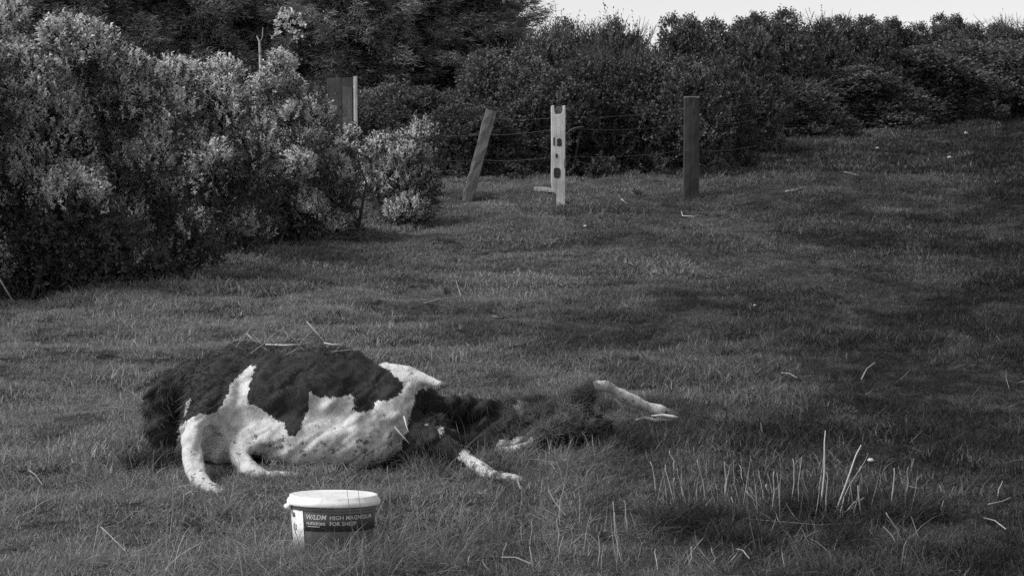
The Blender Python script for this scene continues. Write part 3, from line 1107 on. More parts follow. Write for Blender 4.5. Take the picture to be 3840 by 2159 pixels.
# ------------------------------------------------------------------ bucket
def build_bucket():
    d = 7.78
    k = d / F_PX
    c = at(1249, 1861, d)
    lid_top = at(1249, 1852, d).z
    lr = 176 * k
    R1 = 161 * k           # body radius under the lid
    Hb = .185
    zb = lid_top - .05 - Hb + .02
    root = empty('bucket', (c.x, d, zb))
    root.rotation_euler = (math.radians(-2.8), math.radians(.5), 0)
    tag(root, 'white lidded plastic bucket with a dark printed label, in the foreground grass', 'bucket')
    ht = lid_top - zb
    R0 = R1 * .90
    rad = lambda z: R0 + (R1 - R0) * z / (ht - .03)
    mb = MB(); mb.lathe([(0, .004), (R0 - .01, .002), (R0, .008), (rad(ht - .05), ht - .05), (rad(ht - .04), ht - .04), (R1, ht - .03)], 64)
    mb.build('body', M['tub'], root, True)
    # collar ring moulded below the lid
    mb = MB(); mb.lathe([(R1 - .004, ht - .054), (R1 + .003, ht - .052), (R1 + .004, ht - .040), (R1 - .004, ht - .038)], 64)
    mb.build('collar', M['tub'], root, True)
    mb = MB(); mb.lathe([(lr - .012, ht - .036), (lr - .002, ht - .037), (lr, ht - .033), (lr, ht - .020), (lr - .003, ht - .018), (lr - .004, ht - .014), (lr - .009, ht - .013), (lr - .010, ht - .002),
                         (lr - .014, ht), (lr - .024, ht), (lr - .030, ht - .0025), (lr - .06, ht - .003), (0, ht - .002)], 96)
    o = mb.build('lid', M['lid'], root, True)
    # pale seam strip and the dark wrap
    def wrap(a0, a1, z0, z1, off, name, mat):
        m = MB()
        m.lathe([(rad(z0) + off - .003, z0), (rad(z0) + off, z0 + .0004), (rad(z1) + off, z1 - .0004), (rad(z1) + off - .003, z1)], 40, math.radians(a0 - 90), math.radians(a1 - 90))
        return m.build(name, mat, root, True)
    wrap(-96, -40, .0, ht - .038, .0030, 'pale_strip', M['strip'])
    zl1, zl0 = ht - .062, ht - .130
    wrap(-39, 88, zl0, zl1, .0016, 'label', M['label'])
    # handle lug
    m = MB(); m.tube([(-lr + .006, -.03, ht - .044), (-lr + .004, -.055, ht - .044), (-lr + .016, -.078, ht - .044)], [.010, .0115, .010], 10)
    o = m.build('handle_lug', M['lid'], root, True)
    # print
    def text(s, th0, th1, zc, size, name, mat, bold=0, shear=0, off=.0026, vertical=False):
        cu = bpy.data.curves.new('t', 'FONT'); cu.body = s; cu.size = size; cu.align_x = 'LEFT'; cu.shear = shear; cu.offset = bold; cu.resolution_u = 2
        to = bpy.data.objects.new('t', cu); COL.objects.link(to)
        dg = bpy.context.evaluated_depsgraph_get()
        me = bpy.data.meshes.new_from_object(to.evaluated_get(dg))
        bpy.data.objects.remove(to)
        n = len(me.vertices)
        V = np.empty(n * 3, np.float32); me.vertices.foreach_get('co', V); V = V.reshape(-1, 3)
        x = V[:, 0] - V[:, 0].min(); x = x / x.max()
        th = np.radians(th0 + (th1 - th0) * x)
        z = zc + V[:, 1]
        r = rad(z) + off
        me.vertices.foreach_set('co', np.stack([r * np.sin(th), -r * np.cos(th), z], 1).astype(np.float32).ravel())
        me.materials.clear(); me.materials.append(mat); me.update()
        link(name, me, root)
    zt = ht - .083
    text('W/LDM', -34, -4, zt, .026, 'lettering', M['print'], .0006, .25)
    text('HIGH MAGNESIUM', 0, 66, zt, .023, 'lettering', M['print'], .0004)
    text('NUTRITIONS', -34, -6, zt - .022, .016, 'lettering', M['print'], .0003)
    text('FOR SHEEP', 0, 37, zt - .023, .021, 'lettering', M['print'], .0003)
    wrap(-33, -14, zt - .030, zt - .0275, .0026, 'underline', M['print'])
    wrap(-66, -58, ht - .082, ht - .064, .0042, 'smudge', M['ink'])
    for z0, z1 in ((.085, .087), (.102, .104)): wrap(-66, -56, z0, z1, .0042, 'printed_mark', M['ink'])
    wrap(-66, -64.6, .083, .106, .0042, 'printed_mark', M['ink']); wrap(-57.4, -56, .083, .106, .0042, 'printed_mark', M['ink'])
    wrap(-62, -60.6, .068, .112, .0043, 'printed_mark', M['ink'])
    return root, Vector((c.x, d, zb)), lr


BUCKET, BLOC, BRAD = build_bucket()

# ------------------------------------------------------------------ grass
LIB = bpy.data.collections.new


def blade_set(rng, n, R, hlo, hhi, wid, lean, curl, segs=2):
    ang = rng.uniform(0, 2 * math.pi, n); rr = R * np.sqrt(rng.random(n))
    B = np.stack([np.cos(ang) * rr, np.sin(ang) * rr, np.full(n, -.01)], 1)
    la = rng.uniform(0, 2 * math.pi, n); lm = np.abs(rng.normal(size=n)) * lean
    D = np.stack([np.cos(la) * lm, np.sin(la) * lm, np.ones(n)], 1); D = unit(D)
    H = rng.uniform(hlo, hhi, n)[:, None]
    out = np.stack([np.cos(la), np.sin(la), np.zeros(n)], 1)
    cu = rng.uniform(.1, 1, n)[:, None] * curl
    wd = rng.uniform(0, 2 * math.pi, n)
    W = np.stack([np.cos(wd), np.sin(wd), np.zeros(n)], 1) * wid * rng.uniform(.6, 1.3, n)[:, None]
    pts = []
    for i in range(segs + 1):
        t = i / segs
        c = B + D * H * t + out * H * cu * t * t - np.array([0, 0, 1]) * H * cu * .55 * t ** 3
        if i < segs: pts += [c - W * (1 - .45 * t), c + W * (1 - .45 * t)]
        else: pts += [c]
    V = np.stack(pts, 1); m = V.shape[1]
    b = np.arange(n)[:, None] * m
    Q = [b + [[2 * i, 2 * i + 1, 2 * i + 3, 2 * i + 2]] for i in range(segs - 1)]
    T = b + [[2 * segs - 2, 2 * segs - 1, 2 * segs]]
    F = ([np.concatenate(Q)] if Q else []) + [T]
    return V.reshape(-1, 3), F, np.repeat(rng.random(n), m)


def tuft_lib(name, k, **kw):
    c = bpy.data.collections.new(name)
    for i in range(k):
        rng = np.random.default_rng(500 + i + len(name) * 13)
        V, F, bv = blade_set(rng, **kw)
        o = bpy.data.objects.new('tuft', np_mesh(name, V, F, {'bv': ('FLOAT', bv)}, M['grass']))
        c.objects.link(o)
    return c


def scatter(name, coll, k, P, rot, scale, tone, label):
    n = len(P)
    rng = np.random.default_rng(len(name))
    me = np_mesh(name, P, [], {'rot': ('FLOAT_VECTOR', rot), 'sc': ('FLOAT', scale), 'tone': ('FLOAT', np.clip(tone, 0, 1)), 'idx': ('INT', rng.integers(0, k, n))})
    o = link(name, me)
    ng = bpy.data.node_groups.new(name, 'GeometryNodeTree')
    ng.interface.new_socket('Geometry', in_out='INPUT', socket_type='NodeSocketGeometry')
    ng.interface.new_socket('Geometry', in_out='OUTPUT', socket_type='NodeSocketGeometry')
    N = ng.nodes
    gi, go = N.new('NodeGroupInput'), N.new('NodeGroupOutput')
    iop = N.new('GeometryNodeInstanceOnPoints')
    ci = N.new('GeometryNodeCollectionInfo'); ci.inputs['Collection'].default_value = coll
    ci.inputs['Separate Children'].default_value = True; ci.inputs['Reset Children'].default_value = True

    def attr(nm, typ):
        a = N.new('GeometryNodeInputNamedAttribute'); a.data_type = typ; a.inputs['Name'].default_value = nm
        return [s for s in a.outputs if s.enabled and s.name == 'Attribute'][0]
    L = ng.links
    L.new(gi.outputs[0], iop.inputs['Points']); L.new(ci.outputs[0], iop.inputs['Instance'])
    iop.inputs['Pick Instance'].default_value = True
    L.new(attr('idx', 'INT'), iop.inputs['Instance Index'])
    L.new(attr('rot', 'FLOAT_VECTOR'), iop.inputs['Rotation'])
    L.new(attr('sc', 'FLOAT'), iop.inputs['Scale'])
    L.new(iop.outputs[0], go.inputs[0])
    md = o.modifiers.new('scatter', 'NODES'); md.node_group = ng
    tag(o, label, 'grass', kind='stuff')
    return o


def field_points(rng, d0, d1, per_m2):
    wfun = lambda d: 2 * (.256 * 1.3 * d + .7)
    area = .3328 * (d1 ** 2 - d0 ** 2) + 1.4 * (d1 - d0)
    n = int(area * per_m2)
    d = rng.uniform(d0, d1, n * 2)
    keep = rng.random(n * 2) < wfun(d) / wfun(d1)
    d = d[keep][:n]
    x = (rng.random(len(d)) - .5) * wfun(d)
    return x, d


def shaded_grass_tone(x, y):
    """grass tone: light falloff towards the right painted into the colour, plus patchy noise"""
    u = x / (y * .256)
    s = .71 - .64 * u - .08 * np.clip(u, 0, 1) - .05 * np.clip(u - .35, 0, 1) + .10 * np.exp(-((y - 46) / 7) ** 2) * (u < .75)  # dimming from left to right is painted into the blade colour
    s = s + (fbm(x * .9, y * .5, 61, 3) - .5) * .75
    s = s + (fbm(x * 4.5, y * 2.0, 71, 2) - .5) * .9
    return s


cow_c = at(1150, 1600, 9.4)


def under_things(x, y):
    kx = CX + x / y * F_PX
    cow = (y > 9.15) & (y < 9.75) & (kx > 620) & (kx < 1560)
    cow |= (y > 9.42) & (y < 9.95) & (kx >= 1560) & (kx < 2200)
    buck = np.hypot(x - BLOC.x, y - BLOC.y) < BRAD + .02
    return cow | buck


rng = np.random.default_rng(77)
short = tuft_lib('short_turf', 6, n=56, R=.10, hlo=.018, hhi=.048, wid=.0018, lean=.7, curl=.7)
mid = tuft_lib('mid_turf', 6, n=64, R=.15, hlo=.015, hhi=.045, wid=.0028, lean=.7, curl=.7)
far = tuft_lib('far_turf', 4, n=80, R=.34, hlo=.05, hhi=.11, wid=.009, lean=.6, curl=.6)
long_ = tuft_lib('long_grass', 8, n=48, R=.11, hlo=.06, hhi=.20, wid=.0020, lean=.95, curl=1.0, segs=4)
tus = tuft_lib('tussock', 6, n=80, R=.10, hlo=.08, hhi=.20, wid=.0022, lean=.8, curl=.9, segs=4)


def rotz(rng, n, tilt=.12):
    return np.stack([rng.normal(size=n) * tilt, rng.normal(size=n) * tilt, rng.uniform(0, 6.28, n)], 1)


x, y = field_points(rng, 6.2, 16, 430)
k = ~under_things(x, y); x, y = x[k], y[k]
P = np.stack([x, y, height(x, y)], 1)
bump = fbm(x * 2.2, y * 1.6, 91, 2)
scatter('short_grass', short, 6, P, rotz(rng, len(x)), .62 + 1.8 * bump ** 2 * rng.uniform(.6, 1.5, len(x)), shaded_grass_tone(x, y) + rng.normal(size=len(x)) * .10, 'short grazed turf of the near field')
x, y = field_points(rng, 15.7, 29, 190)
P = np.stack([x, y, height(x, y)], 1)
bump = fbm(x * 1.6, y * 1.0, 93, 2)
scatter('mid_grass', mid, 6, P, rotz(rng, len(x)), .62 + 2.0 * bump ** 2 * rng.uniform(.6, 1.5, len(x)), shaded_grass_tone(x, y) + rng.normal(size=len(x)) * .09, 'short grazed turf in the middle of the field')
x, y = field_points(rng, 28.6, 64, 26)
P = np.stack([x, y, height(x, y)], 1)
scatter('far_grass', far, 4, P, rotz(rng, len(x)), rng.uniform(.6, 1.2, len(x)), shaded_grass_tone(x, y) + rng.normal(size=len(x)) * .09, 'grazed turf of the upper field')

# longer grass in the foreground and round the carcass
x, y = field_points(rng, 6.3, 12.0, 150)
cl = fbm(x * 1.3, y * 1.1, 33, 3)
kx = CX + x / y * F_PX
near_cow = np.exp(-((y - 9.2) / .9) ** 2) * ((kx > 350) & (kx < 2700))
front = np.clip((8.9 - y) / 1.0, 0, 1)
pr = np.clip((cl - .47) * 3.2, 0, 1) * .35 + near_cow * .16 + front * np.clip((cl - .40) * 3.2, .04, 1) * .62
k = (rng.random(len(x)) < pr) & ~under_things(x, y)
lidview = (np.abs(kx - 1249) < 190) & (y < BLOC.y)
sc = rng.uniform(.38, .85, len(x)) * np.where(y > 10, .7, 1.0)
sc = np.where(lidview, np.minimum(sc, .80), sc)
sc = np.where((y > 8.75) & (kx > 660) & (kx < 1560), sc * .6, sc)
x, y, sc = x[k], y[k], sc[k]
P = np.stack([x, y, height(x, y)], 1)
nb = 280
a = rng.uniform(-2.9, -.25, nb); r = BRAD + rng.uniform(.0, .26, nb)
bx, by = BLOC.x + np.cos(a) * r, BLOC.y + np.sin(a) * r
rx_ = rng.uniform(1560, 2360, 190); ry_ = rng.uniform(9.12, 9.46, 190) + np.clip((rx_ - 2100) / 260, 0, 1) * .35
rx_ = (rx_ - CX) / F_PX * ry_
hx_ = (rng.uniform(560, 1500, 60) - CX) / F_PX * 9.9; hy_ = rng.uniform(9.78, 9.95, 60)
x = np.concatenate([x, bx, rx_, hx_]); y = np.concatenate([y, by, ry_, hy_])
sc = np.concatenate([sc, rng.uniform(.6, 1.05, nb), rng.uniform(.35, .85, 190), rng.uniform(.7, 1.2, 60)])
ti = rng.choice(COW_TOP, 300); si = rng.choice(COW_SPINE, 40)
x = np.concatenate([x, COW_V[ti, 0], COW_V[si, 0]]); y = np.concatenate([y, COW_V[ti, 1], COW_V[si, 1]])
P = np.stack([x, y, height(x, y)], 1)
P[-340:-40, 2] = COW_V[ti, 2] - .01; P[-40:, 2] = COW_V[si, 2] - .01
sc = np.concatenate([sc, rng.uniform(.25, .5, 300), rng.uniform(.2, .38, 40)])
scatter('long_grass', long_, 8, P, rotz(rng, len(x), .38), sc, shaded_grass_tone(x, y) + .02 + rng.normal(size=len(x)) * .16, 'long tangled grass of the foreground')

# dark tussocks
TUS = [(2690, 1975, .27, .12), (2800, 2040, .20, .10), (2560, 1990, .15, .08), (2330, 1690, .40, .14), (2160, 1700, .26, .12), (600, 1740, .22, .06), (1640, 1760, .18, .12), (3050, 1920, .22, .14),
       (3350, 1960, .28, .12)]
xs, ys, tt = [], [], []
for px, py, rx, ry in TUS:
    c = on_ground(px, py)
    n = int(1300 * rx * ry) + 8
    a = rng.uniform(0, 6.28, n); r = np.abs(rng.normal(size=n)) * .62
    xs.append(c.x + np.cos(a) * r * rx); ys.append(c.y + np.sin(a) * r * ry * 1.6); tt.append(rng.uniform(.0, .2, n))
# scattered rough clumps all over the field, thicker where the ground is uneven
x, y = field_points(rng, 8.6, 44, 4.0)
kx = CX + x / y * F_PX
cl = fbm(x * .6, y * .32, 55, 3)
k = rng.random(len(x)) < np.clip((cl - .46) * 5, .05, .8)
for cx_, cy_ in zip(x[k], y[k]):
    n = rng.integers(3, 12)
    sp = rng.uniform(.06, .22) * (1 + cy_ / 30)
    xs.append(cx_ + rng.normal(size=n) * sp * 1.5); ys.append(cy_ + rng.normal(size=n) * sp * .5); tt.append(np.full(n, rng.choice((.02, .08, .14, .22, .4))))
x, y, tt = np.concatenate(xs), np.concatenate(ys), np.concatenate(tt)
k = ~under_things(x, y); x, y, tt = x[k], y[k], tt[k]
P = np.stack([x, y, height(x, y)], 1)
scatter('tussock_grass', tus, 6, P, rotz(rng, len(x), .15), rng.uniform(.4, .85, len(x)) * np.where(y > 11, .65, 1), tt + rng.normal(size=len(x)) * .09 + .02, 'dark tussocks of rough grass')

# ------------------------------------------------------------------ dry stalks, sticks and stones
def z6(u, v): return 2300 + .598 * u, 1550 + .598 * v


def stalk(pa, pb, r, mat, name, label, cat, group=None, bend=.012, extra=None):
    """a stem from its foot at photo point pa to its tip at photo point pb"""
    a = on_ground(*pa)
    b2 = at(pb[0], pb[1], a.y + random.uniform(-.06, .06))
    v = b2 - a
    mid_ = v * .5 + Vector((random.uniform(-1, 1) * bend, random.uniform(-1, 1) * bend, 0))
    kink = v * .8 + mid_ * .12 + Vector((random.uniform(-1, 1) * bend * .5, 0, 0))
    m = MB(); m.tube([-v * .12, (0, 0, 0), mid_, kink, v], [r, r * .95, r * 1.05, r * .8, r * .5], 6, True, .25)
    if random.random() < .4:
        side = Vector((random.uniform(-.03, .03), random.uniform(-.02, .02), random.uniform(.0, .03)))
        m.tube([mid_, mid_ + side], [r * .6, r * .2], 4)
    if extra: extra(m, v, r)
    o = m.build(name, M[mat], None, True, a)
    tag(o, label, cat, group)
    return o


STEMS = [(270, 520, 230, 300), (385, 590, 325, 320), (395, 570, 385, 400), (465, 600, 400, 340), (440, 560, 430, 370), (380, 370, 352, 230), (580, 565, 525, 290), (545, 400, 528, 230), (415, 300, 408, 220),
         (697, 560, 697, 300), (703, 570, 728, 345), (740, 605, 738, 520), (800, 600, 755, 290), (830, 480, 790, 320), (950, 620, 835, 485), (945, 605, 912, 355), (975, 560, 960, 440), (1000, 600, 965, 375),
         (995, 620, 1008, 360), (1035, 600, 1025, 370), (1042, 570, 1030, 470), (1112, 600, 1125, 280), (1165, 620, 1180, 270), (1295, 640, 1330, 105), (1332, 680, 1338, 365), (1375, 675, 1555, 195),
         (1390, 650, 1600, 245), (1380, 670, 1520, 548), (1420, 700, 1445, 520), (1555, 650, 1535, 450)]
ORD = ('first second third fourth fifth sixth seventh eighth ninth tenth eleventh twelfth thirteenth fourteenth fifteenth sixteenth seventeenth eighteenth nineteenth twentieth '
       'twenty-first twenty-second twenty-third twenty-fourth twenty-fifth twenty-sixth twenty-seventh twenty-eighth twenty-ninth thirtieth').split()
for u0, v0, u1, v1 in STEMS:
    big_one = (u0, v0) in ((1295, 640), (1375, 675))
    rank = sorted(q[0] for q in STEMS).index(u0)
    hgt = 'tall' if v0 - v1 > 260 else ('short' if v0 - v1 < 150 else 'middling')
    lean = 'upright' if abs(u1 - u0) < 25 else ('left leaning' if u1 < u0 else 'right leaning')
    lab = hgt + ' ' + lean + ' dry stalk, ' + ORD[rank] + ' from the left in the lower right clump'
    if u0 == 1295: lab = 'tallest straight dry stalk of the clump at the lower right'
    if u0 == 1375: lab = 'thick dry stalk leaning far right in the lower right clump'
    if u0 == 1390: lab = 'thin dry stalk leaning right beside the thick leaning one'
    if u0 == 1380: lab = 'short dry stalk slanting lowest across the foot of the leaning ones'
    stalk(z6(u0, v0), z6(u1, v1), .0040 if big_one else random.choice((.0014, .002, .0024, .003, .0036)), 'straw' if random.random() < .55 or u0 in (1295, 1375) else 'straw_dim', 'dry_stalk', lab, 'stalk', 'dry stalks of the lower right clump')
LONE = ['first stalk right of the lower right clump, with a faint head', 'second stalk right of the lower right clump', 'short pale stalk alone far right of the clump',
        'longer of two crossing left leaning stalks below the clump', 'shorter of two left leaning stalks below the clump', 'stout pale stalk at the bottom edge below the clump',
        'upright stalk below the left part of the dark tussock', 'stalk slanting right below the dark tussock', 'short slanting stalk at the left foot of the clump',
        'pale stalk at the bottom edge, leftmost of the pair by the clump', 'pale stalk at the bottom edge, rightmost of the pair by the clump', 'thin stalk standing above the pair at the bottom edge',
        'thin slanting stalk near the right edge', 'short hooked stalk tip right of the clump']
for i, (u0, v0, u1, v1) in enumerate([(1740, 590, 1760, 340), (1825, 545, 1850, 335), (2075, 660, 2070, 540), (1815, 820, 1710, 620), (1780, 830, 1690, 705), (1800, 1019, 1840, 795), (625, 960, 618, 840),
                                      (440, 950, 565, 780), (365, 630, 305, 535), (20, 990, 8, 620), (65, 950, 25, 760), (90, 750, 65, 540), (2410, 530, 2440, 420), (1870, 370, 1885, 280)]):
    stalk(z6(u0, v0), z6(u1, v1), random.uniform(.0018, .003), 'straw_dim' if i % 3 else 'straw', 'dry_stalk', LONE[i], 'stalk', 'scattered dry stalks')


def z1(u, v): return 450 + .6214 * u, 1200 + .6214 * v


FORE = ['tallest thin stalk left of the bucket, reaching up to the bent foreleg', 'straight stalk beside the tallest one left of the bucket', 'short upright stalk left of the bucket', 'leaning stalk nearest the bucket on its left',
        'thin stalk in the grass left of the carcass foreleg', 'straight stalk just right of the bucket lid', 'left leaning stalk, second right of the bucket lid', 'left leaning stalk, third right of the bucket lid',
        'tall stalk at the bottom edge right of the bucket', 'left leaning stalk at the bottom edge right of the bucket', 'thin stalk in the grass well right of the bucket']
for i, (u0, v0, u1, v1) in enumerate([(300, 1340, 330, 930), (275, 1320, 285, 1100), (395, 1260, 395, 1170), (590, 1300, 548, 1160), (200, 960, 205, 780), (1630, 1140, 1615, 880), (1765, 1140, 1720, 900), (1840, 1115, 1790, 960),
                                      (1965, 1440, 1980, 1230), (1650, 1440, 1610, 1260), (2050, 1250, 2080, 1050)]):
    stalk(z1(u0, v0), z1(u1, v1), random.uniform(.0016, .0028), 'straw_dim', 'dry_stalk', FORE[i], 'stalk', 'dry stalks before the carcass')
def z4(u, v): return 450 + .844 * u, 1162 + .844 * v


EXTRA = sorted([(1460, 1080, 1450, 980), (1550, 1140, 1555, 1090), (1790, 1040, 1782, 960), (1838, 1165, 1828, 940), (1868, 1165, 1842, 1000), (1950, 1110, 1970, 1000), (1942, 1060, 1940, 930),
                (2000, 1060, 2010, 960), (2120, 1150, 2125, 1000), (2140, 1165, 2150, 1040), (2230, 1130, 2190, 850), (2258, 1010, 2250, 900), (1220, 1150, 1190, 1000), (1350, 1165, 1310, 1040), (1650, 1165, 1612, 1105),
                (2300, 1120, 2320, 1030), (2390, 1160, 2380, 1060), (2520, 1150, 2540, 1050), (2080, 1080, 2070, 990), (1700, 1120, 1715, 1030)])
for i, (u0, v0, u1, v1) in enumerate(EXTRA):
    stalk(z4(u0, v0), z4(u1, v1), random.uniform(.0018, .003), 'straw_dim' if i % 3 else 'straw', 'dry_stalk', ORD[i] + ' stalk from the left among those standing along the bottom edge, right of the bucket', 'stalk', 'dry stalks along the bottom edge')
for (u0, v0, u1, v1, lab) in ((1620, 960, 1700, 780, 'thin dull stalk leaning right below the lower hind hoof'), (1772, 920, 1786, 780, 'thin dull stalk standing at the lower hind hoof')):
    stalk(z4(u0, v0), z4(u1, v1), .0018, 'straw_dim', 'dry_stalk', lab, 'stalk')
# two thin stems bending across the bucket lid
for (xa, xb, lab) in ((1328, 1300, 'left one of two thin stalks crossing the bucket lid'), (1364, 1342, 'right one of two thin stalks crossing the bucket lid')):
    g0 = on_ground(xa + 6, 2070)
    tip = at(xb, 1829, 7.45)
    foot = Vector((at(xa + 12, 2000, 7.5).x, 7.5, gz(at(xa + 12, 2000, 7.5).x, 7.5)))
    v = tip - foot
    m = MB(); m.tube([-v * .1, (0, 0, 0), v * .5 + Vector((.004, 0, 0)), v], [.0016, .0016, .0014, .0008], 5)
    o = m.build('tall_grass_stalk', M['grey_post'], None, True, foot); tag(o, lab, 'stalk', 'stalks crossing the lid')

# lying stems and sticks: photo polylines on the ground
LYING = [
    ([(2770, 1975), (3090 - 20, 1975 + 27), (3160 + 70, 1990)], .0016, 'straw_dim', 'thin bent stem lying below the leaning stalks'),
    ([(3690, 1975), (3772, 2016)], .003, 'straw_dim', 'straight pale stem lying near the lower right corner'),
    ([(3705, 1928), (3760, 1915), (3790, 1900)], .003, 'straw_dim', 'pale bent stem lying at the right edge above the straight one'),
    ([(3370, 1780), (3385, 1845), (3440, 1860), (3500, 1860)], .0025, 'straw_dim', 'dry stem bent at a right angle, right of the stalk clump'),
    ([(1262, 2078), (1330, 2080), (1380, 2084), (1398, 2100)], .004, 'straw', 'pale stick lying in the grass below the bucket'),
    ([(462, 2125), (540, 2092), (618, 2055)], .003, 'straw_dim', 'long straw lying in the lower left foreground'),
    ([(380, 2010), (420, 2050), (470, 2100)], .003, 'straw_dim', 'straw slanting down in the lower left foreground'),
    ([(30, 1730), (75, 1780)], .003, 'straw_dim', 'short straw near the left edge'),
    ([(105, 1790), (160, 1850)], .003, 'straw_dim', 'short straw slanting in the grass left of the carcass'),
    ([(1880, 2122), (1990, 2150)], .003, 'straw_dim', 'thin pale straw lying at the bottom edge'),
    ([(2763, 2093), (2810, 2128)], .003, 'straw_dim', 'short straw lying below the dark tussock'),
    ([(2945, 730), (2985, 722), (3012, 714)], .010, 'straw', 'larger pale stick lying on the upper field'),
    ([(3165, 655), (3190, 660), (3222, 668)], .006, 'straw_dim', 'smaller pale stick lying higher on the upper field'),
    ([(2330, 757), (2350, 775), (2380, 793)], .007, 'straw', 'pale stick slanting in the turf between white and dark posts'),
    ([(2556, 805), (2559, 822), (2600, 824)], .006, 'straw', 'pale crooked stick in front of the dark post'),
    ([(2600, 826), (2640, 820)], .005, 'straw_dim', 'thin straw just right of the crooked stick'),
    ([(1590, 1160), (1650, 1140), (1730, 1135)], .005, 'straw_dim', 'dull stick lying in the turf above the carcass'),
    ([(1850, 1205), (1890, 1210), (1930, 1185)], .005, 'straw_dim', 'dull bent stick in the middle of the field'),
    ([(1705, 1045), (1715, 1085), (1728, 1125)], .004, 'straw_dim', 'thin upright twig in the middle of the field'),
    ([(3230, 1445), (3250, 1405), (3280, 1385)], .005, 'straw_dim', 'dull twig in the turf right of the raised hind leg'),
    ([(2930, 1420), (2990, 1440)], .004, 'straw_dim', 'dull straw in the turf well right of the raised hind leg'),
]
for pts, r, mat, lab in LYING:
    W = [on_ground(*q) + Vector((0, 0, .035)) for q in pts]
    if len(W) == 2: W.insert(1, W[0].lerp(W[1], .5) + Vector((0, 0, .012)))
    m = MB(); m.tube([q - W[0] for q in W], [r * (1 if i % 2 == 0 else .8) for i in range(len(W))], 6)
    o = m.build('dry_stick' if r > .0045 else 'dry_straw', M[mat], None, True, W[0]); tag(o, lab, 'stick' if r > .0045 else 'straw')
# dark slanting stick at the left edge
f = on_ground(65, 1160); t2 = at(-8, 1035, f.y - .1); v = t2 - f
m = MB(); m.tube([-v * .05, v * .5, v], [.007, .006, .005], 6)
o = m.build('slanting_stick', M['straw_dim'], None, True, f); tag(o, 'thin pale stick slanting at the left edge below the bushes', 'stick')

# straw and twigs lying on the carcass's back
BACK = [([(995, 1292, 9.50), (1070, 1294, 9.48), (1120, 1291, 9.47)], .0055, 'straw', 'pale straight stick lying along the top of the carcass'),
        ([(1215, 1285, 9.5), (1250, 1292, 9.49), (1275, 1290, 9.48)], .004, 'straw', 'short pale stick on the top right of the carcass back'),
        ([(925, 1250, 9.55), (950, 1275, 9.52), (985, 1290, 9.5)], .003, 'straw_dim', 'thin curved twig at the left end of the carcass back'),
        ([(940, 1325, 9.42), (980, 1295, 9.44), (1000, 1280, 9.46)], .003, 'straw_dim', 'thin twig crossing below the straight stick on the carcass'),
        ([(1150, 1205, 9.62), (1190, 1250, 9.58), (1215, 1280, 9.52)], .003, 'straw_dim', 'long thin twig leaning up from the carcass back'),
        ([(1480, 1600, 9.2), (1510, 1635, 9.17), (1535, 1662, 9.14)], .004, 'straw_dim', 'split twig stuck in the rear flank of the carcass'),
        ([(1515, 1560, 9.2), (1525, 1600, 9.17), (1532, 1620, 9.15)], .004, 'straw', 'pale sliver standing against the rear flank of the carcass')]
for pts, r, mat, lab in BACK:
    W = [at(*q) for q in pts]
    m = MB(); m.tube([q - W[0] for q in W], [r, r * .9, r * .6], 6)
    o = m.build('twig', M[mat], None, True, W[0]); tag(o, lab, 'twig')

# broad leaved weeds
def weed(px, py, R_, n, lab, seed):
    rng = np.random.default_rng(seed)
    c = on_ground(px, py); n = int(n * 1.8); R_ = R_ * .62
    a = rng.uniform(0, 6.28, n); el = rng.uniform(.25, 1.1, n)
    D = np.stack([np.cos(a) * np.cos(el), np.sin(a) * np.cos(el), np.sin(el)], 1)
    nn = perp(D, rng); nn = unit(nn + np.array([0, 0, 1.2])); nn = unit(nn - (nn * D).sum(-1, keepdims=True) * D)
    V, F = leaf_arrays(D * .01, D, nn, rng.uniform(.6, 1.1, n) * R_, rng.uniform(.18, .30, n) * R_)
    o = link('weed', np_mesh('weed', V, F, {'tone': ('FLOAT', np.repeat(rng.uniform(.2, 1, n), 4))}, M['weed']), None, c + Vector((0, 0, .01)))
    tag(o, lab, 'weed')


for i, (px, py, R_, n, lab) in enumerate([(2185, 1800, .10, 22, 'leafy weed in the grass right of the lower hind hoof'), (2250, 1812, .07, 12, 'small weed beside the leafy one right of the hind hoof'),
                                          (2420, 1470 + 120, .08, 12, 'weed tuft in the grass below the raised hind leg'), (1960, 1995, .09, 16, 'weed in the foreground turf right of the bucket'),
                                          (2240, 2030, .08, 14, 'weed beside the dark tussock near the bottom edge'), (3180, 1560, .09, 14, 'weed in the dark turf at the middle right'),
                                          (720, 1990, .09, 14, 'weed in the rough grass at the lower left'), (1330, 1985 + 90, .07, 12, 'weed at the bottom edge beside the pale lying stick'),
                                          (1680, 1110, .14, 16, 'weed clump in the middle of the field'), (2390, 735, .20, 16, 'weed clump in the turf between the notched post and the dark post')]):
    weed(px, py, R_, n, lab, 40 + i)

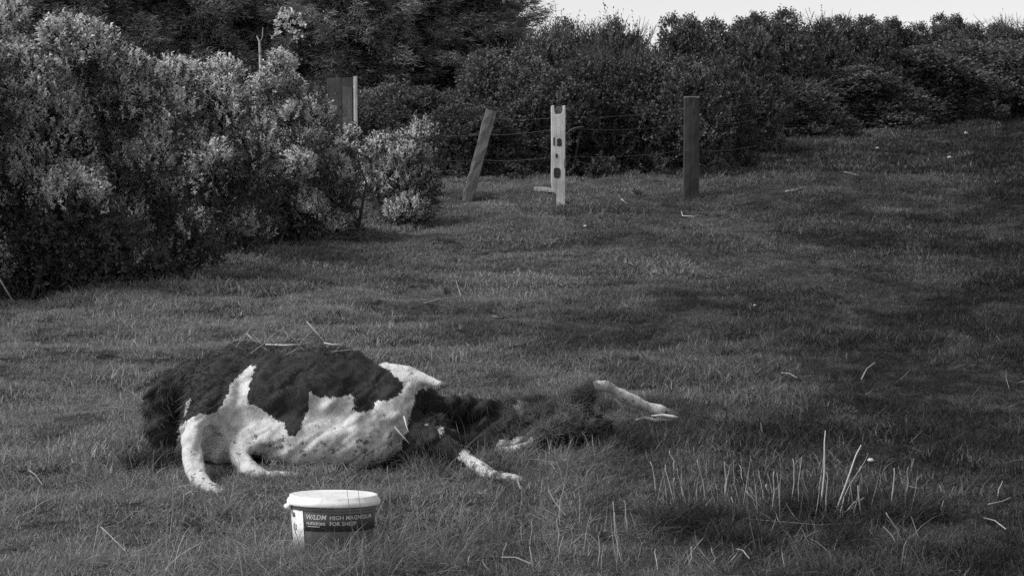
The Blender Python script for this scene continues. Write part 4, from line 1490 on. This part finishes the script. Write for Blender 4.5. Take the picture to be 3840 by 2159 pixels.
# stones
STONES = [(2958, 615, 9, 'pale stone standing out left on the upper field'), (3290, 567, 8, 'pale stone in the middle of the upper field'), (3420, 452, 7, 'small pale stone high under the far bushes'),
          (3622, 512, 10, 'flat pale stone near the right edge of the upper field'), (3560, 602, 8, 'flat pale stone below the others on the upper field'), (2195, 862, 7, 'small pale stone below the notched post'),
          (3265, 1757, 13, 'pale knobbly stone right of the tall dry stalks'), (2830, 1165, 6, 'tiny pale stone in the middle right of the field')]
for i, (px, py, r, lab) in enumerate(STONES):
    c = on_ground(px, py); s = r * c.y / F_PX
    V = SPH_S[0] * np.array([s, s * .8, s * .6])
    rr = np.random.default_rng(i); V = V * (1 + rr.normal(size=(len(V), 1)) * .10)
    m = MB(); m.add(V, SPH_S[1])
    o = m.build('stone', M['stone'], None, True, c + Vector((0, 0, s * .5 + .03))); tag(o, lab, 'stone', 'pale stones on the field')

# litter of short dead stems in the foreground
n = 650
x, y = field_points(rng, 6.4, 12.5, 20)
n = min(n, len(x)); x, y = x[:n], y[:n]
B = np.stack([x, y, height(x, y)], 1)
sp = COW_V[rng.choice(COW_SPINE, 90)]
t0 = [on_ground(*z6(u, v)) for u, v in ((u, rng.uniform(560, 720)) for u in rng.uniform(250, 1700, 130))]
t1 = [on_ground(px, py) for px, py in zip(rng.uniform(250, 3500, 110), rng.uniform(1900, 2200, 110))]
B = np.concatenate([B, sp, np.array([tuple(q) for q in t1 + t0])])
x, y = B[:, 0], B[:, 1]; n = len(B)
la = rng.uniform(0, 6.28, n); up_ = rng.uniform(.1, 1.3, n)
fine = np.arange(n) >= n - 240
up_ = np.where(fine & (np.arange(n) % 2 == 0), rng.uniform(2.5, 7, n), up_)
D = unit(np.stack([np.cos(la), np.sin(la) * .6, up_], 1)); Lh = (rng.uniform(.04, .15, n) * np.where(fine & (np.arange(n) % 2 == 0), 1.9, 1))[:, None]
W = perp(D, rng) * rng.uniform(.0008, .0016, n)[:, None]
C = perp(D, rng) * .008
V = np.stack([B - W, B + W, B + D * Lh * .5 + W + C, B + D * Lh * .5 - W + C, B + D * Lh], 1).reshape(-1, 3)
b5 = np.arange(n)[:, None] * 5
kk = ~under_things(x, y); kk[650 if len(kk) > 980 else 0:] = True
o = link('dead_grass', np_mesh('dead_grass', V, [(b5 + [[0, 1, 2, 3]])[kk], (b5 + [[3, 2, 4]])[kk]], None, M['straw_dim']))
tag(o, 'short dead stems littered through the foreground grass', 'grass', kind='stuff')
